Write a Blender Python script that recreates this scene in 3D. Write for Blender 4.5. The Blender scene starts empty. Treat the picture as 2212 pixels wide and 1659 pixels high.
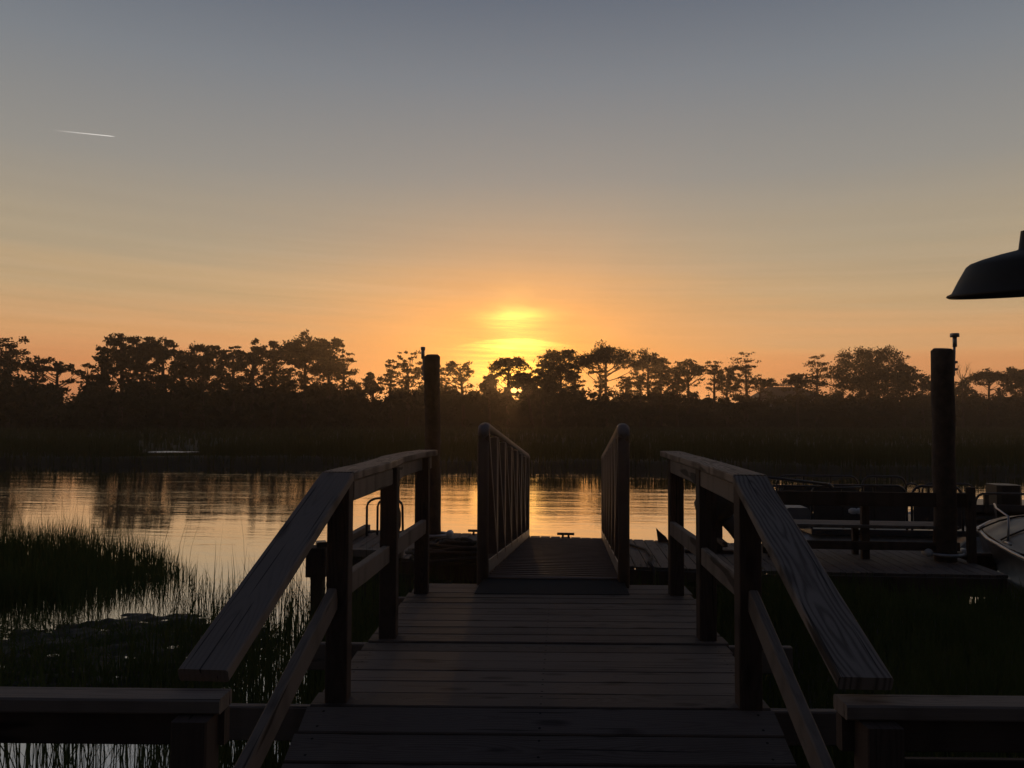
import bpy, math, random
import numpy as np
from mathutils import Vector, Matrix

# ------------------------------------------------------------------ camera
SC = bpy.context.scene
F, CX, CY, EYE = 1728.0, 1106.0, 829.5, 2.15      # measured on the photo at 2212 px width
cam_d = bpy.data.cameras.new("camera")
cam = bpy.data.objects.new("camera", cam_d)
SC.collection.objects.link(cam)
CM = Matrix.Rotation(math.radians(3.87), 3, 'Z') @ Matrix.Rotation(math.radians(92.34), 3, 'X') @ Matrix.Rotation(math.radians(.3), 3, 'Z')
cam.matrix_world = Matrix.Translation((0, 0, EYE)) @ CM.to_4x4()
cam_d.sensor_width = 36
cam_d.lens = F / 2212 * 36
cam_d.clip_start = .05
cam_d.clip_end = 20000
SC.camera = cam
SC.view_settings.view_transform = 'Standard'
SC.view_settings.look = 'None'
SC.view_settings.exposure = 0
SC.view_settings.gamma = 1

# ------------------------------------------------------------------ sky + sun
SUN_AZ = math.radians(-3.5)      # from +Y, negative is left
SUN_EL = math.radians(1.88)


def lin(r, g, b):
    return tuple(((c / 255) / 12.92 if c / 255 <= .04045 else ((c / 255 + .055) / 1.055) ** 2.4) for c in (r, g, b)) + (1,)


class NT:
    """small helper to write node trees"""
    def __init__(s, tree):
        s.t = tree
        tree.nodes.clear()

    def n(s, typ, **kw):
        nd = s.t.nodes.new(typ)
        for k, v in kw.items():
            setattr(nd, k, v)
        return nd

    def put(s, sock, v):
        if isinstance(v, bpy.types.NodeSocket):
            s.t.links.new(v, sock)
        elif v is not None:
            sock.default_value = v

    def m(s, op, a, b=None, c=None, clamp=False):
        nd = s.n('ShaderNodeMath', operation=op, use_clamp=clamp)
        for i, v in enumerate((a, b, c)):
            s.put(nd.inputs[i], v)
        return nd.outputs[0]

    def comb(s, x, y, z):
        nd = s.n('ShaderNodeCombineXYZ')
        for i, v in enumerate((x, y, z)):
            s.put(nd.inputs[i], v)
        return nd.outputs[0]

    def sep(s, v):
        nd = s.n('ShaderNodeSeparateXYZ')
        s.put(nd.inputs[0], v)
        return nd.outputs

    def noise(s, vec, scale=1, detail=3, rough=.5, dist=0):
        nd = s.n('ShaderNodeTexNoise')
        s.put(nd.inputs['Vector'], vec)
        nd.inputs['Scale'].default_value = scale
        nd.inputs['Detail'].default_value = detail
        nd.inputs['Roughness'].default_value = rough
        nd.inputs['Distortion'].default_value = dist
        return nd.outputs['Fac']

    def ramp(s, fac, stops, interp='LINEAR'):
        nd = s.n('ShaderNodeValToRGB')
        s.put(nd.inputs[0], fac)
        cr = nd.color_ramp
        cr.interpolation = interp
        while len(cr.elements) < len(stops):
            cr.elements.new(.5)
        for e, (p, c) in zip(cr.elements, stops):
            e.position = p
            e.color = c if len(c) == 4 else tuple(c) + (1,)
        return nd.outputs[0]

    def mix(s, f, a, b, mode='MIX'):
        nd = s.n('ShaderNodeMix', data_type='RGBA', blend_type=mode)
        s.put(nd.inputs[0], f)
        s.put(nd.inputs[6], a)
        s.put(nd.inputs[7], b)
        return nd.outputs[2]

    def gauss(s, x, mu, sig):
        d = s.m('DIVIDE', s.m('SUBTRACT', x, mu), sig)
        return s.m('POWER', 2.71828, s.m('MULTIPLY', s.m('MULTIPLY', d, d), -.5))


world = bpy.data.worlds.new("World")
SC.world = world
world.use_nodes = True
w = NT(world.node_tree)
tc = w.n('ShaderNodeTexCoord').outputs['Generated']
dx, dy, dz = w.sep(tc)
el = w.m('MULTIPLY', w.m('ARCSINE', dz), 57.2958)
az = w.m('MULTIPLY', w.m('ARCTAN2', dx, dy), 57.2958)
azr = w.m('SUBTRACT', az, math.degrees(SUN_AZ))
elr = w.m('SUBTRACT', el, math.degrees(SUN_EL))
# thin cirrus streaks, almost level
tilt = w.m('ADD', el, w.m('MULTIPLY', azr, .03))
st1 = w.noise(w.comb(w.m('MULTIPLY', azr, .05), w.m('MULTIPLY', tilt, .75), 3.1), 1, 5, .62, .35)
st2 = w.noise(w.comb(w.m('MULTIPLY', azr, .018), w.m('MULTIPLY', tilt, .33), 8.7), 1, 3, .5, .2)
low = w.gauss(el, 6, 5)
shift = w.m('MULTIPLY', w.m('ADD', w.m('MULTIPLY', w.m('SUBTRACT', st2, .5), 5.0), w.m('MULTIPLY', w.m('SUBTRACT', st1, .5), 3.0)), low)
e2 = w.m('DIVIDE', w.m('ADD', el, shift), 60, clamp=True)
base = w.ramp(e2, [
    (0.0, lin(204, 124, 84)), (2.5 / 60, lin(212, 138, 88)), (5 / 60, lin(207, 154, 104)), (8.3 / 60, lin(184, 155, 117)),
    (11.6 / 60, lin(164, 149, 125)), (16.6 / 60, lin(139, 136, 130)),
    (23 / 60, lin(116, 121, 127)), (28 / 60, lin(94, 102, 114)), (36 / 60, lin(72, 78, 94)), (1, lin(44, 50, 68))])
# the sky away from the sunset is dimmer and bluer
away = w.m('MULTIPLY', w.m('DIVIDE', w.m('SUBTRACT', w.m('ABSOLUTE', azr), 45), 75, clamp=True), w.m('SUBTRACT', 1, w.m('POWER', w.m('DIVIDE', el, 80, clamp=True), 2)))
base = w.mix(away, base, lin(13, 15, 21))
st3 = w.noise(w.comb(w.m('MULTIPLY', azr, .035), w.m('MULTIPLY', tilt, 1.5), 5.5), 1, 4, .6, .25)
stf = w.m('ADD', 1, w.m('MULTIPLY', w.m('MULTIPLY', w.m('SUBTRACT', st3, .5), .3), w.gauss(el, 7, 4)))
base = w.mix(1.0, base, w.comb(stf, stf, w.m('SUBTRACT', w.m('MULTIPLY', stf, 1.15), .15)), 'MULTIPLY')
# broad warm glow around the sun
glow = w.m('MULTIPLY', w.gauss(azr, 0, 8.5), w.gauss(elr, 2.5, 4.2))
col = w.mix(w.m('MULTIPLY', glow, .66), base, lin(255, 160, 62))
def addl(colr, fac, c, k):
    return w.mix(1.0, colr, w.mix(w.m('MULTIPLY', fac, k), (0, 0, 0, 1), c), 'ADD')
wisp = w.noise(w.comb(w.m('MULTIPLY', azr, .16), w.m('MULTIPLY', tilt, 2.6), 1.5), 1, 5, .62, .5)
wisp2 = w.noise(w.comb(w.m('MULTIPLY', azr, .3), w.m('MULTIPLY', tilt, .8), 6.5), 1, 3, .5, .3)
wob = w.m('ADD', w.m('MULTIPLY', w.m('SUBTRACT', wisp, .5), 1.1), w.m('MULTIPLY', w.m('SUBTRACT', wisp2, .5), 1.3))
elw = w.m('ADD', elr, wob)
wk = w.m('ADD', 0, w.m('MULTIPLY', w.m('POWER', wisp, 1.5), 2.9))
yel = (1.0, .66, .10, 1)
edge = w.m('DIVIDE', w.m('SUBTRACT', 3.78, w.m('ADD', w.m('ADD', elr, w.m('MULTIPLY', w.m('SUBTRACT', wisp2, .5), .5)), w.m('MULTIPLY', w.m('MULTIPLY', azr, azr), .03))), .12, clamp=True)   # crisp upper edge of the lit bar
edge = w.m('ADD', .12, w.m('MULTIPLY', edge, .88))
bar = w.m('MULTIPLY', w.m('MULTIPLY', edge, wk), w.m('MULTIPLY', w.gauss(azr, -.35, 2.0), w.gauss(elw, 3.45, .38)))
col = addl(col, bar, yel, .85)
col = addl(col, w.m('MULTIPLY', w.m('ADD', .5, wisp), w.m('MULTIPLY', w.gauss(azr, -.1, 1.25), w.gauss(elw, 3.3, 1.9))), (1, .6, .10, 1), .38)
col = addl(col, w.m('MULTIPLY', wk, w.m('MULTIPLY', w.gauss(azr, -.1, 1.5), w.gauss(elw, 5.2, .42))), yel, .62)
col = addl(col, w.m('MULTIPLY', wk, w.m('MULTIPLY', w.gauss(azr, -.5, 2.2), w.gauss(elr, 1.3, 1.0))), (1, .58, .05, 1), .85)
col = addl(col, w.m('MULTIPLY', wk, w.m('MULTIPLY', w.gauss(azr, .2, 4.6), w.gauss(elw, 3.2, 2.2))), (1, .40, .04, 1), .22)
# the sun's own disc
dist = w.m('SQRT', w.m('ADD', w.m('MULTIPLY', azr, azr), w.m('MULTIPLY', elr, elr)))
disc = w.m('SUBTRACT', 1, w.m('DIVIDE', w.m('SUBTRACT', dist, .3), .14, clamp=True))
col = addl(col, disc, (1, .72, .3, 1), 12)
disc2 = w.gauss(dist, 0, .8)
col = addl(col, disc2, (1, .38, .04, 1), 1.5)
# physical sky as a faint base
nsky = w.n('ShaderNodeTexSky', sky_type='NISHITA', sun_disc=False, sun_elevation=SUN_EL, sun_rotation=SUN_AZ)
col = w.mix(1.0, col, w.mix(.004, (0, 0, 0, 1), nsky.outputs[0]), 'ADD')
below = w.m('LESS_THAN', dz, -.004)
col = w.mix(below, col, lin(40, 36, 34))
bg = w.n('ShaderNodeBackground')
w.put(bg.inputs[0], col)
bg.inputs[1].default_value = 1.13
w.t.links.new(bg.outputs[0], w.n('ShaderNodeOutputWorld').inputs[0])

sun_d = bpy.data.lights.new("sun", 'SUN')
sun_d.energy = 1.0
sun_d.angle = math.radians(.5)
sun_d.color = (1, .55, .22)
sun = bpy.data.objects.new("sun", sun_d)
SC.collection.objects.link(sun)
sdir = Vector((math.sin(SUN_AZ) * math.cos(SUN_EL), math.cos(SUN_AZ) * math.cos(SUN_EL), math.sin(SUN_EL)))
sun.rotation_euler = sdir.to_track_quat('Z', 'Y').to_euler()
sun.location = (0, 0, 60)


# ------------------------------------------------------------------ measuring helpers (photo pixel -> place in the world)
def ray(px, py):
    return CM @ Vector(((px - CX) / F, -(py - CY) / F, -1.0))


def atY(px, py, y):
    r = ray(px, py)
    return Vector((0, 0, EYE)) + r * (y / r.y)


def atZ(px, py, z):
    r = ray(px, py)
    return Vector((0, 0, EYE)) + r * ((z - EYE) / r.z)


# ------------------------------------------------------------------ objects
COL = SC.collection


def tag(o, label=None, cat=None, group=None, kind=None):
    if label: o['label'] = label
    if cat: o['category'] = cat
    if group: o['group'] = group
    if kind: o['kind'] = kind
    return o


def thing(name, label, cat, loc=(0, 0, 0), group=None):
    o = bpy.data.objects.new(name, None)
    COL.objects.link(o)
    o.location = loc
    o.empty_display_size = .2
    return tag(o, label, cat, group)


class MB:
    """collects shapes in world coordinates; each vertex also keeps a wood coordinate (along, across, depth)"""
    def __init__(s):
        s.v, s.f, s.w, s.sm = [], [], [], []

    def add(s, vs, fs, ws=None, smooth=False):
        b = len(s.v)
        s.v += [tuple(p) for p in vs]
        s.w += [tuple(p) for p in (ws if ws is not None else vs)]
        s.f += [tuple(b + i for i in f) for f in fs]
        s.sm += [smooth] * len(fs)

    def sweep(s, path, prof, up=(0, 0, 1), seed=None, smooth=False, scales=None, cap=True):
        """sweep a closed profile [(a,b)] (a across, b up) along a path"""
        seed = random.uniform(0, 50) if seed is None else seed
        path = [Vector(p) for p in path]
        n = len(prof)
        vs, ws, fs = [], [], []
        L = 0
        for i, p in enumerate(path):
            a = path[max(i - 1, 0)]
            b = path[min(i + 1, len(path) - 1)]
            t = (b - a).normalized()
            u0 = Vector(up)
            if abs(t.dot(u0)) > .98: u0 = Vector((0, 1, 0))
            side = t.cross(u0).normalized()
            u = side.cross(t).normalized()
            if i: L += (p - path[i - 1]).length
            k = scales[i] if scales else 1
            # mitre
            m = 1
            if 0 < i < len(path) - 1:
                c = (p - path[i - 1]).normalized().dot((path[i + 1] - p).normalized())
                m = 1 / max(.5, math.sqrt((1 + c) / 2))
            for (x, z) in prof:
                vs.append(p + side * x * k * (m if abs(x) > abs(z) else 1) + u * z * k)
                ws.append((L + seed, x, z + seed * .13))
        for i in range(len(path) - 1):
            for j in range(n):
                k2 = (j + 1) % n
                fs.append((i * n + j, i * n + k2, (i + 1) * n + k2, (i + 1) * n + j))
        if cap:
            fs.append(tuple(range(n))[::-1])
            fs.append(tuple((len(path) - 1) * n + j for j in range(n)))
        fs = [tuple(reversed(f)) for f in fs]
        s.add(vs, fs, ws, smooth)

    def board(s, path, wd, th, up=(0, 0, 1), bev=.004, seed=None):
        """rectangular board; the path runs along its centre line; wd = side to side, th = along up"""
        a, b = wd / 2, th / 2
        e = min(bev, a * .4, b * .4)
        s.sweep(path, [(-a + e, -b), (a - e, -b), (a, -b + e), (a, b - e), (a - e, b), (-a + e, b), (-a, b - e), (-a, -b + e)], up, seed)

    def box(s, c, d, bev=.004, rz=0, seed=None):
        """box centred at c with dims d; the grain runs along the longest side"""
        c = Vector(c)
        ax = max(range(3), key=lambda i: d[i])
        R = Matrix.Rotation(rz, 3, 'Z')
        e = [Vector((1, 0, 0)), Vector((0, 1, 0)), Vector((0, 0, 1))]
        t = R @ e[ax]
        if ax == 2:
            up = R @ e[1]; th, wd = d[1], d[0]
        else:
            up = e[2]; th = d[2]; wd = d[1 - ax]
        s.board([c - t * d[ax] / 2, c + t * d[ax] / 2], wd, th, up, bev, seed)

    def tube(s, path, r, n=10, radii=None, cap=True):
        prof = [(math.cos(2 * math.pi * k / n) * r, math.sin(2 * math.pi * k / n) * r) for k in range(n)]
        s.sweep(path, prof, scales=[q / r for q in radii] if radii else None, smooth=True, cap=cap)

    def cyl(s, base, h, r, r2=None, n=20, bev=.01):
        b = Vector(base)
        r2 = r if r2 is None else r2
        s.tube([b, b + Vector((0, 0, h - bev)), b + Vector((0, 0, h))], r, n, [r, r2, r2 - bev])

    def lathe(s, prof, c, rot=None, n=40):
        c = Vector(c)
        rot = rot or Matrix.Identity(3)
        vs, fs = [], []
        for (r, z) in prof:
            for k in range(n):
                a = 2 * math.pi * k / n
                vs.append(c + rot @ Vector((r * math.cos(a), r * math.sin(a), z)))
        for i in range(len(prof) - 1):
            for k in range(n):
                k2 = (k + 1) % n
                fs.append((i * n + k, i * n + k2, (i + 1) * n + k2, (i + 1) * n + k))
        s.add(vs, fs, smooth=True)

    def loft(s, rings, closed=True, cap=True, smooth=True):
        """rings: lists of points with equal counts"""
        n = len(rings[0])
        vs = [p for r in rings for p in r]
        fs = []
        for i in range(len(rings) - 1):
            for j in range(n if closed else n - 1):
                k = (j + 1) % n
                fs.append((i * n + j, i * n + k, (i + 1) * n + k, (i + 1) * n + j))
        if cap:
            fs.append(tuple(range(n))[::-1])
            fs.append(tuple((len(rings) - 1) * n + j for j in range(n)))
        s.add(vs, fs, smooth=smooth)

    def build(s, name, mat, parent=None, origin=None):
        me = bpy.data.meshes.new(name)
        off = Vector(origin) if origin is not None else (parent_world(parent) if parent else Vector((0, 0, 0)))
        me.from_pydata([(p[0] - off.x, p[1] - off.y, p[2] - off.z) for p in s.v], [], s.f)
        at = me.attributes.new('wp', 'FLOAT_VECTOR', 'POINT')
        at.data.foreach_set('vector', np.array(s.w, dtype=np.float32).ravel())
        me.polygons.foreach_set('use_smooth', s.sm)
        me.materials.append(mat)
        me.update()
        o = bpy.data.objects.new(name, me)
        COL.objects.link(o)
        if parent:
            o.parent = parent
        else:
            o.location = off
        return o


def parent_world(p):
    v = Vector((0, 0, 0))
    while p:
        v += p.location
        p = p.parent
    return v


def raw_mesh(name, V, Fq, mat, parent=None, smooth=False, n=4):
    """fast mesh from numpy arrays: V (k,3), Fq (m,n)"""
    me = bpy.data.meshes.new(name)
    off = parent_world(parent) if parent else Vector((0, 0, 0))
    V = np.asarray(V, dtype=np.float32) - np.array(off, dtype=np.float32)
    Fq = np.asarray(Fq, dtype=np.int32)
    me.vertices.add(len(V))
    me.vertices.foreach_set('co', V.ravel())
    me.loops.add(Fq.size)
    me.loops.foreach_set('vertex_index', Fq.ravel())
    me.polygons.add(len(Fq))
    me.polygons.foreach_set('loop_start', np.arange(0, Fq.size, n, dtype=np.int32))
    me.polygons.foreach_set('loop_total', np.full(len(Fq), n, dtype=np.int32))
    if smooth: me.polygons.foreach_set('use_smooth', np.ones(len(Fq), dtype=bool))
    me.update(calc_edges=True)
    me.materials.append(mat)
    o = bpy.data.objects.new(name, me)
    COL.objects.link(o)
    if parent: o.parent = parent
    return o


# ------------------------------------------------------------------ materials
def principled(name, col=(.2, .2, .2, 1), rough=.6, metal=0, spec=.5):
    mt = bpy.data.materials.new(name)
    mt.use_nodes = True
    t = NT(mt.node_tree)
    p = t.n('ShaderNodeBsdfPrincipled')
    p.inputs['Base Color'].default_value = col
    p.inputs['Roughness'].default_value = rough
    p.inputs['Metallic'].default_value = metal
    p.inputs['Specular IOR Level'].default_value = spec
    o = t.n('ShaderNodeOutputMaterial')
    t.t.links.new(p.outputs[0], o.inputs[0])
    return mt, t, p


def wood(name, light, dark, ring=.55, freq=260, rough=.78, tonek=.9, screws=False, fig=.10, fign=.022):
    mt, t, p = principled(name, rough=rough, spec=.3)
    a = t.n('ShaderNodeAttribute', attribute_name='wp').outputs['Vector']
    u, v, z = t.sep(a)
    # cathedral grain: distance from a wandering pith
    n1 = t.noise(t.comb(t.m('MULTIPLY', u, 1.1), 0, t.m('MULTIPLY', z, .2)), 1, 2, .5)
    n2 = t.noise(t.comb(t.m('MULTIPLY', u, 2.6), t.m('MULTIPLY', v, 16), 0), 1, 3, .5)
    pith = t.m('SUBTRACT', v, t.m('MULTIPLY', t.m('SUBTRACT', n1, .5), fig))
    depth = t.m('MULTIPLY', t.m('SUBTRACT', t.noise(t.comb(t.m('MULTIPLY', u, .8), 7, 3), 1, 1, .5), .42), .28)
    d = t.m('SQRT', t.m('ADD', t.m('MULTIPLY', pith, pith), t.m('MULTIPLY', depth, depth)))
    d = t.m('ADD', d, t.m('MULTIPLY', n2, fign))
    s_ = t.m('SINE', t.m('MULTIPLY', d, freq * 2.2))
    s_ = t.m('POWER', t.m('ADD', t.m('MULTIPLY', s_, .5), .5), 1.6)
    fib = t.noise(t.comb(t.m('MULTIPLY', u, 5), t.m('MULTIPLY', v, 260), t.m('MULTIPLY', z, 260)), 1, 3, .65)
    blot = t.noise(t.comb(t.m('MULTIPLY', u, 1.7), t.m('MULTIPLY', v, 9), z), 1, 4, .6)
    f = t.m('ADD', t.m('MULTIPLY', s_, ring), t.m('MULTIPLY', t.m('SUBTRACT', fib, .5), .9))
    f = t.m('ADD', f, t.m('MULTIPLY', t.m('SUBTRACT', blot, .5), 1.1), clamp=True)
    tone = t.noise(t.comb(t.m('MULTIPLY', z, 5), 0, 0), 1, 0, .5)
    f = t.m('ADD', f, t.m('MULTIPLY', t.m('SUBTRACT', tone, .5), tonek), clamp=True)
    chk = t.noise(t.comb(t.m('MULTIPLY', u, 1.3), t.m('MULTIPLY', v, 70), t.m('MULTIPLY', z, 9)), 1, 2, .5)
    chk = t.m('DIVIDE', t.m('SUBTRACT', chk, .655), .03, clamp=True)
    # knots
    vo = t.n('ShaderNodeTexVoronoi', voronoi_dimensions='2D')
    t.put(vo.inputs['Vector'], t.comb(t.m('MULTIPLY', u, 1.9), t.m('MULTIPLY', v, 6.5), 0))
    vo.inputs['Scale'].default_value = 1
    kn = t.m('SUBTRACT', 1, t.m('DIVIDE', t.m('SUBTRACT', t.m('ADD', vo.outputs['Distance'], t.m('MULTIPLY', t.m('SUBTRACT', blot, .5), .25)), .04), .10, clamp=True))
    stain = t.noise(t.n('ShaderNodeNewGeometry').outputs['Position'], 2.3, 4, .65)
    f = t.m('ADD', f, t.m('MULTIPLY', t.m('SUBTRACT', stain, .5), .8), clamp=True)
    f = t.m('ADD', f, t.m('MULTIPLY', kn, .8), clamp=True)
    c = t.mix(f, light, dark)
    c = t.mix(t.m('MULTIPLY', chk, .85), c, (.02, .016, .014, 1))
    if screws:
        X_ = t.sep(t.n('ShaderNodeNewGeometry').outputs['Position'])[0]
        dots = None
        for xj in (-.97, -.1, .77):
            dd = t.m('SUBTRACT', X_, xj)
            dv = t.m('SUBTRACT', t.m('ABSOLUTE', v), .043)
            q2 = t.m('LESS_THAN', t.m('ADD', t.m('MULTIPLY', dd, dd), t.m('MULTIPLY', dv, dv)), .0055 ** 2)
            dots = q2 if dots is None else t.m('ADD', dots, q2)
        c = t.mix(dots, c, (.012, .010, .009, 1))
    t.put(p.inputs['Base Color'], c)
    bp = t.n('ShaderNodeBump')
    bp.inputs['Strength'].default_value = .35
    bp.inputs['Distance'].default_value = .004
    t.put(bp.inputs['Height'], t.m('SUBTRACT', t.m('SUBTRACT', 1, t.m('ADD', t.m('MULTIPLY', fib, .6), t.m('MULTIPLY', s_, .3))), chk))
    t.put(p.inputs['Normal'], bp.outputs[0])
    return mt


def noisy(name, c1, c2, scale=4, rough=.6, metal=0, spec=.5, bump=0, detail=5):
    mt, t, p = principled(name, rough=rough, metal=metal, spec=spec)
    co = t.n('ShaderNodeNewGeometry').outputs['Position']
    n = t.noise(co, scale, detail, .6)
    t.put(p.inputs['Base Color'], t.mix(t.m('MULTIPLY', t.m('SUBTRACT', n, .3), 2.4, clamp=True), c1, c2))
    t.put(p.inputs['Roughness'], t.m('ADD', t.m('MULTIPLY', t.m('SUBTRACT', n, .5), .3), rough))
    if bump:
        bp = t.n('ShaderNodeBump')
        bp.inputs['Strength'].default_value = .6
        bp.inputs['Distance'].default_value = bump
        t.put(bp.inputs['Height'], t.noise(co, scale * 4, 4, .6))
        t.put(p.inputs['Normal'], bp.outputs[0])
    return mt


M = dict(
    rail=wood('rail wood', (.235, .198, .172, 1), (.095, .076, .064, 1), .38, 250),
    cap=wood('cap wood', (.30, .258, .222, 1), (.10, .08, .068, 1), .85, 210),
    figured=wood('figured wood', (.26, .225, .20, 1), (.085, .07, .06, 1), .8, 190, fig=.13, fign=.034),
    deck=wood('deck wood', (.175, .142, .122, 1), (.07, .054, .046, 1), .35, 320, tonek=1.6, screws=True),
    post=wood('post wood', (.10, .075, .062, 1), (.045, .033, .028, 1), .45, 260, .85),
    pile=noisy('creosoted pile', (.045, .033, .026, 1), (.10, .075, .06, 1), 9, .9, bump=.02),  # brown lifted in the colour so the piles blend into the haze
    alu=noisy('flare tinted aluminium', (.20, .155, .13, 1), (.28, .225, .195, 1), 6, .55, .1),  # brown cast of the lens flare is put into the metal's colour
    tread=noisy('tread aluminium', (.028, .026, .025, 1), (.05, .045, .043, 1), 8, .75, 0, .2),
    galv=noisy('galvanised steel', (.35, .35, .36, 1), (.5, .5, .5, 1), 15, .45, .8),
    steel=noisy('dark steel', (.05, .05, .05, 1), (.09, .09, .09, 1), 15, .4, .6),
    enamel=noisy('dark green enamel', (.035, .036, .032, 1), (.05, .05, .045, 1), 12, .62, spec=.3),
    enamel_in=noisy('lamp inner enamel', (.05, .055, .045, 1), (.07, .07, .06, 1), 12, .5),
    plastic=noisy('black plastic', (.02, .02, .022, 1), (.035, .035, .035, 1), 10, .5),
    rope=noisy('dark rope', (.05, .042, .034, 1), (.1, .085, .07, 1), 90, .9, bump=.004),
    white=noisy('white marine plastic', (.55, .55, .55, 1), (.7, .69, .66, 1), 5, .4),
    gel=noisy('grey gelcoat', (.06, .06, .065, 1), (.14, .14, .145, 1), 2.5, .42, 0, .3),
    hull=noisy('dark hull paint', (.045, .045, .05, 1), (.07, .07, .075, 1), 3, .35),
    vinyl=noisy('boat vinyl', (.16, .17, .19, 1), (.22, .23, .25, 1), 4, .5),
    bark=noisy('pine bark', (.05, .035, .025, 1), (.09, .065, .045, 1), 5, .9),
    wallp=noisy('house siding', (.3, .29, .27, 1), (.36, .35, .33, 1), 1, .8),
    shingle=noisy('roof shingle', (.07, .065, .062, 1), (.11, .1, .098, 1), 3, .9),
    foam=noisy('dirty float foam', (.03, .03, .028, 1), (.06, .055, .05, 1), 6, .9),
)


def leafy(name, c1, c2, sc=.6, trans=.15):
    mt = bpy.data.materials.new(name)
    mt.use_nodes = True
    t = NT(mt.node_tree)
    co = t.n('ShaderNodeNewGeometry').outputs['Position']
    c = t.mix(t.m('MULTIPLY', t.m('SUBTRACT', t.noise(co, sc, 3, .6), .3), 2.4, clamp=True), c1, c2)
    d = t.n('ShaderNodeBsdfDiffuse')
    tr = t.n('ShaderNodeBsdfTranslucent')
    t.put(d.inputs[0], c)
    t.put(tr.inputs[0], c)
    mx = t.n('ShaderNodeMixShader')
    mx.inputs[0].default_value = trans
    t.t.links.new(d.outputs[0], mx.inputs[1])
    t.t.links.new(tr.outputs[0], mx.inputs[2])
    t.t.links.new(mx.outputs[0], t.n('ShaderNodeOutputMaterial').inputs[0])
    return mt


M['leaf'] = leafy('pine foliage', (.035, .048, .024, 1), (.06, .075, .035, 1), .5)
M['scrub'] = leafy('scrub foliage', (.03, .042, .02, 1), (.055, .066, .03, 1), .3)
M['grass'] = leafy('cordgrass', (.065, .095, .03, 1), (.12, .15, .055, 1), 1.2, .25)
M['fargrass'] = leafy('far cordgrass', (.06, .075, .03, 1), (.1, .11, .05, 1), .15, .15)


def water_mat(rough=.03):
    mt = bpy.data.materials.new('creek water')
    mt.use_nodes = True
    t = NT(mt.node_tree)
    co = t.n('ShaderNodeNewGeometry').outputs['Position']
    x, y, z = t.sep(co)
    fine = t.noise(t.comb(t.m('MULTIPLY', x, .9), t.m('MULTIPLY', y, 3.4), 0), 1, 4, .62, .6)
    mid = t.noise(t.comb(t.m('MULTIPLY', x, .22), t.m('MULTIPLY', y, 1.1), 5), 1, 2, .5, .4)
    tiny = t.noise(t.comb(t.m('MULTIPLY', x, 5), t.m('MULTIPLY', y, 13), 5), 1, 3, .5, .4)
    patch = t.noise(t.comb(t.m('MULTIPLY', x, .05), t.m('MULTIPLY', y, .25), 2), 1, 2, .5)
    dist = t.m('DIVIDE', t.m('SUBTRACT', y, 8), 16, clamp=True)
    amp = t.m('ADD', .14, t.m('MULTIPLY', t.m('MULTIPLY', dist, 1.35), t.m('MULTIPLY', t.m('SUBTRACT', patch, .28), 2.2, clamp=True)))
    h = t.m('ADD', t.m('MULTIPLY', fine, .5), t.m('MULTIPLY', mid, .9))
    h = t.m('ADD', h, t.m('MULTIPLY', tiny, .06))
    h = t.m('MULTIPLY', h, amp)
    bp = t.n('ShaderNodeBump')
    bp.inputs['Strength'].default_value = 1
    bp.inputs['Distance'].default_value = .013
    t.put(bp.inputs['Height'], h)
    g = t.n('ShaderNodeBsdfGlossy')
    g.inputs['Color'].default_value = (.98, .98, .98, 1)
    g.inputs['Roughness'].default_value = rough
    t.put(g.inputs['Normal'], bp.outputs[0])
    d = t.n('ShaderNodeBsdfDiffuse')
    d.inputs[0].default_value = (.012, .013, .01, 1)
    fr = t.n('ShaderNodeFresnel')
    fr.inputs['IOR'].default_value = 1.5
    fac = t.m('POWER', fr.outputs[0], .2, clamp=True)
    mx = t.n('ShaderNodeMixShader')
    t.put(mx.inputs[0], fac)
    t.t.links.new(d.outputs[0], mx.inputs[1])
    t.t.links.new(g.outputs[0], mx.inputs[2])
    t.t.links.new(mx.outputs[0], t.n('ShaderNodeOutputMaterial').inputs[0])
    return mt


M['water'] = water_mat()
M['pool'] = water_mat(.30)
M['mud'] = noisy('marsh mud', (.03, .027, .02, 1), (.06, .052, .04, 1), 3, .7, bump=.01)
M['marshsoil'] = noisy('marsh soil', (.035, .038, .02, 1), (.06, .06, .032, 1), .2, .9)

rng = np.random.default_rng(7)
random.seed(11)

# ------------------------------------------------------------------ setting: creek, marsh ground, mud
def grid_sheet(name, x0, x1, y0, y1, nx, ny, zf, mat, kind='structure'):
    xs = np.linspace(x0, x1, nx)
    ys = np.linspace(y0, y1, ny)
    X, Y = np.meshgrid(xs, ys)
    Z = zf(X, Y)
    V = np.stack([X, Y, Z], -1).reshape(-1, 3)
    i = np.arange(nx * ny).reshape(ny, nx)
    Fq = np.stack([i[:-1, :-1], i[:-1, 1:], i[1:, 1:], i[1:, :-1]], -1).reshape(-1, 4)
    o = raw_mesh(name, V, Fq, mat, smooth=True)
    o['kind'] = kind
    return o


grid_sheet('creek_water', -900, 900, -40, 1500, 3, 3, lambda X, Y: X * 0, M['water'])


def wobble(X, Y, k=1.0, s=0):
    return (np.sin(X * k * 1.3 + 1.7 * np.sin(Y * k * .9 + s)) + np.sin(Y * k * 1.9 + 1.3 * np.sin(X * k * 1.1 + s)) +
            .6 * np.sin(X * k * 3.1 + s) * np.sin(Y * k * 2.7)) / 2.6


def shore_y(X):
    return 32.2 - .035 * X + .6 * np.sin(X * .35) + .35 * np.sin(X * 1.1 + 1) + .2 * np.sin(X * 2.9)


def far_ground(X, Y):
    d = Y - shore_y(X)
    z = np.clip(d * .5, -.3, .32) + .05 * wobble(X, Y, .3)
    # a shallow tidal pool in the marsh
    pc = atZ(367, 972, .36)
    e = ((X - pc.x) / 2.6) ** 2 + ((Y - pc.y) / 3.2) ** 2
    return z - .45 * np.exp(-e * 1.1)


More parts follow.
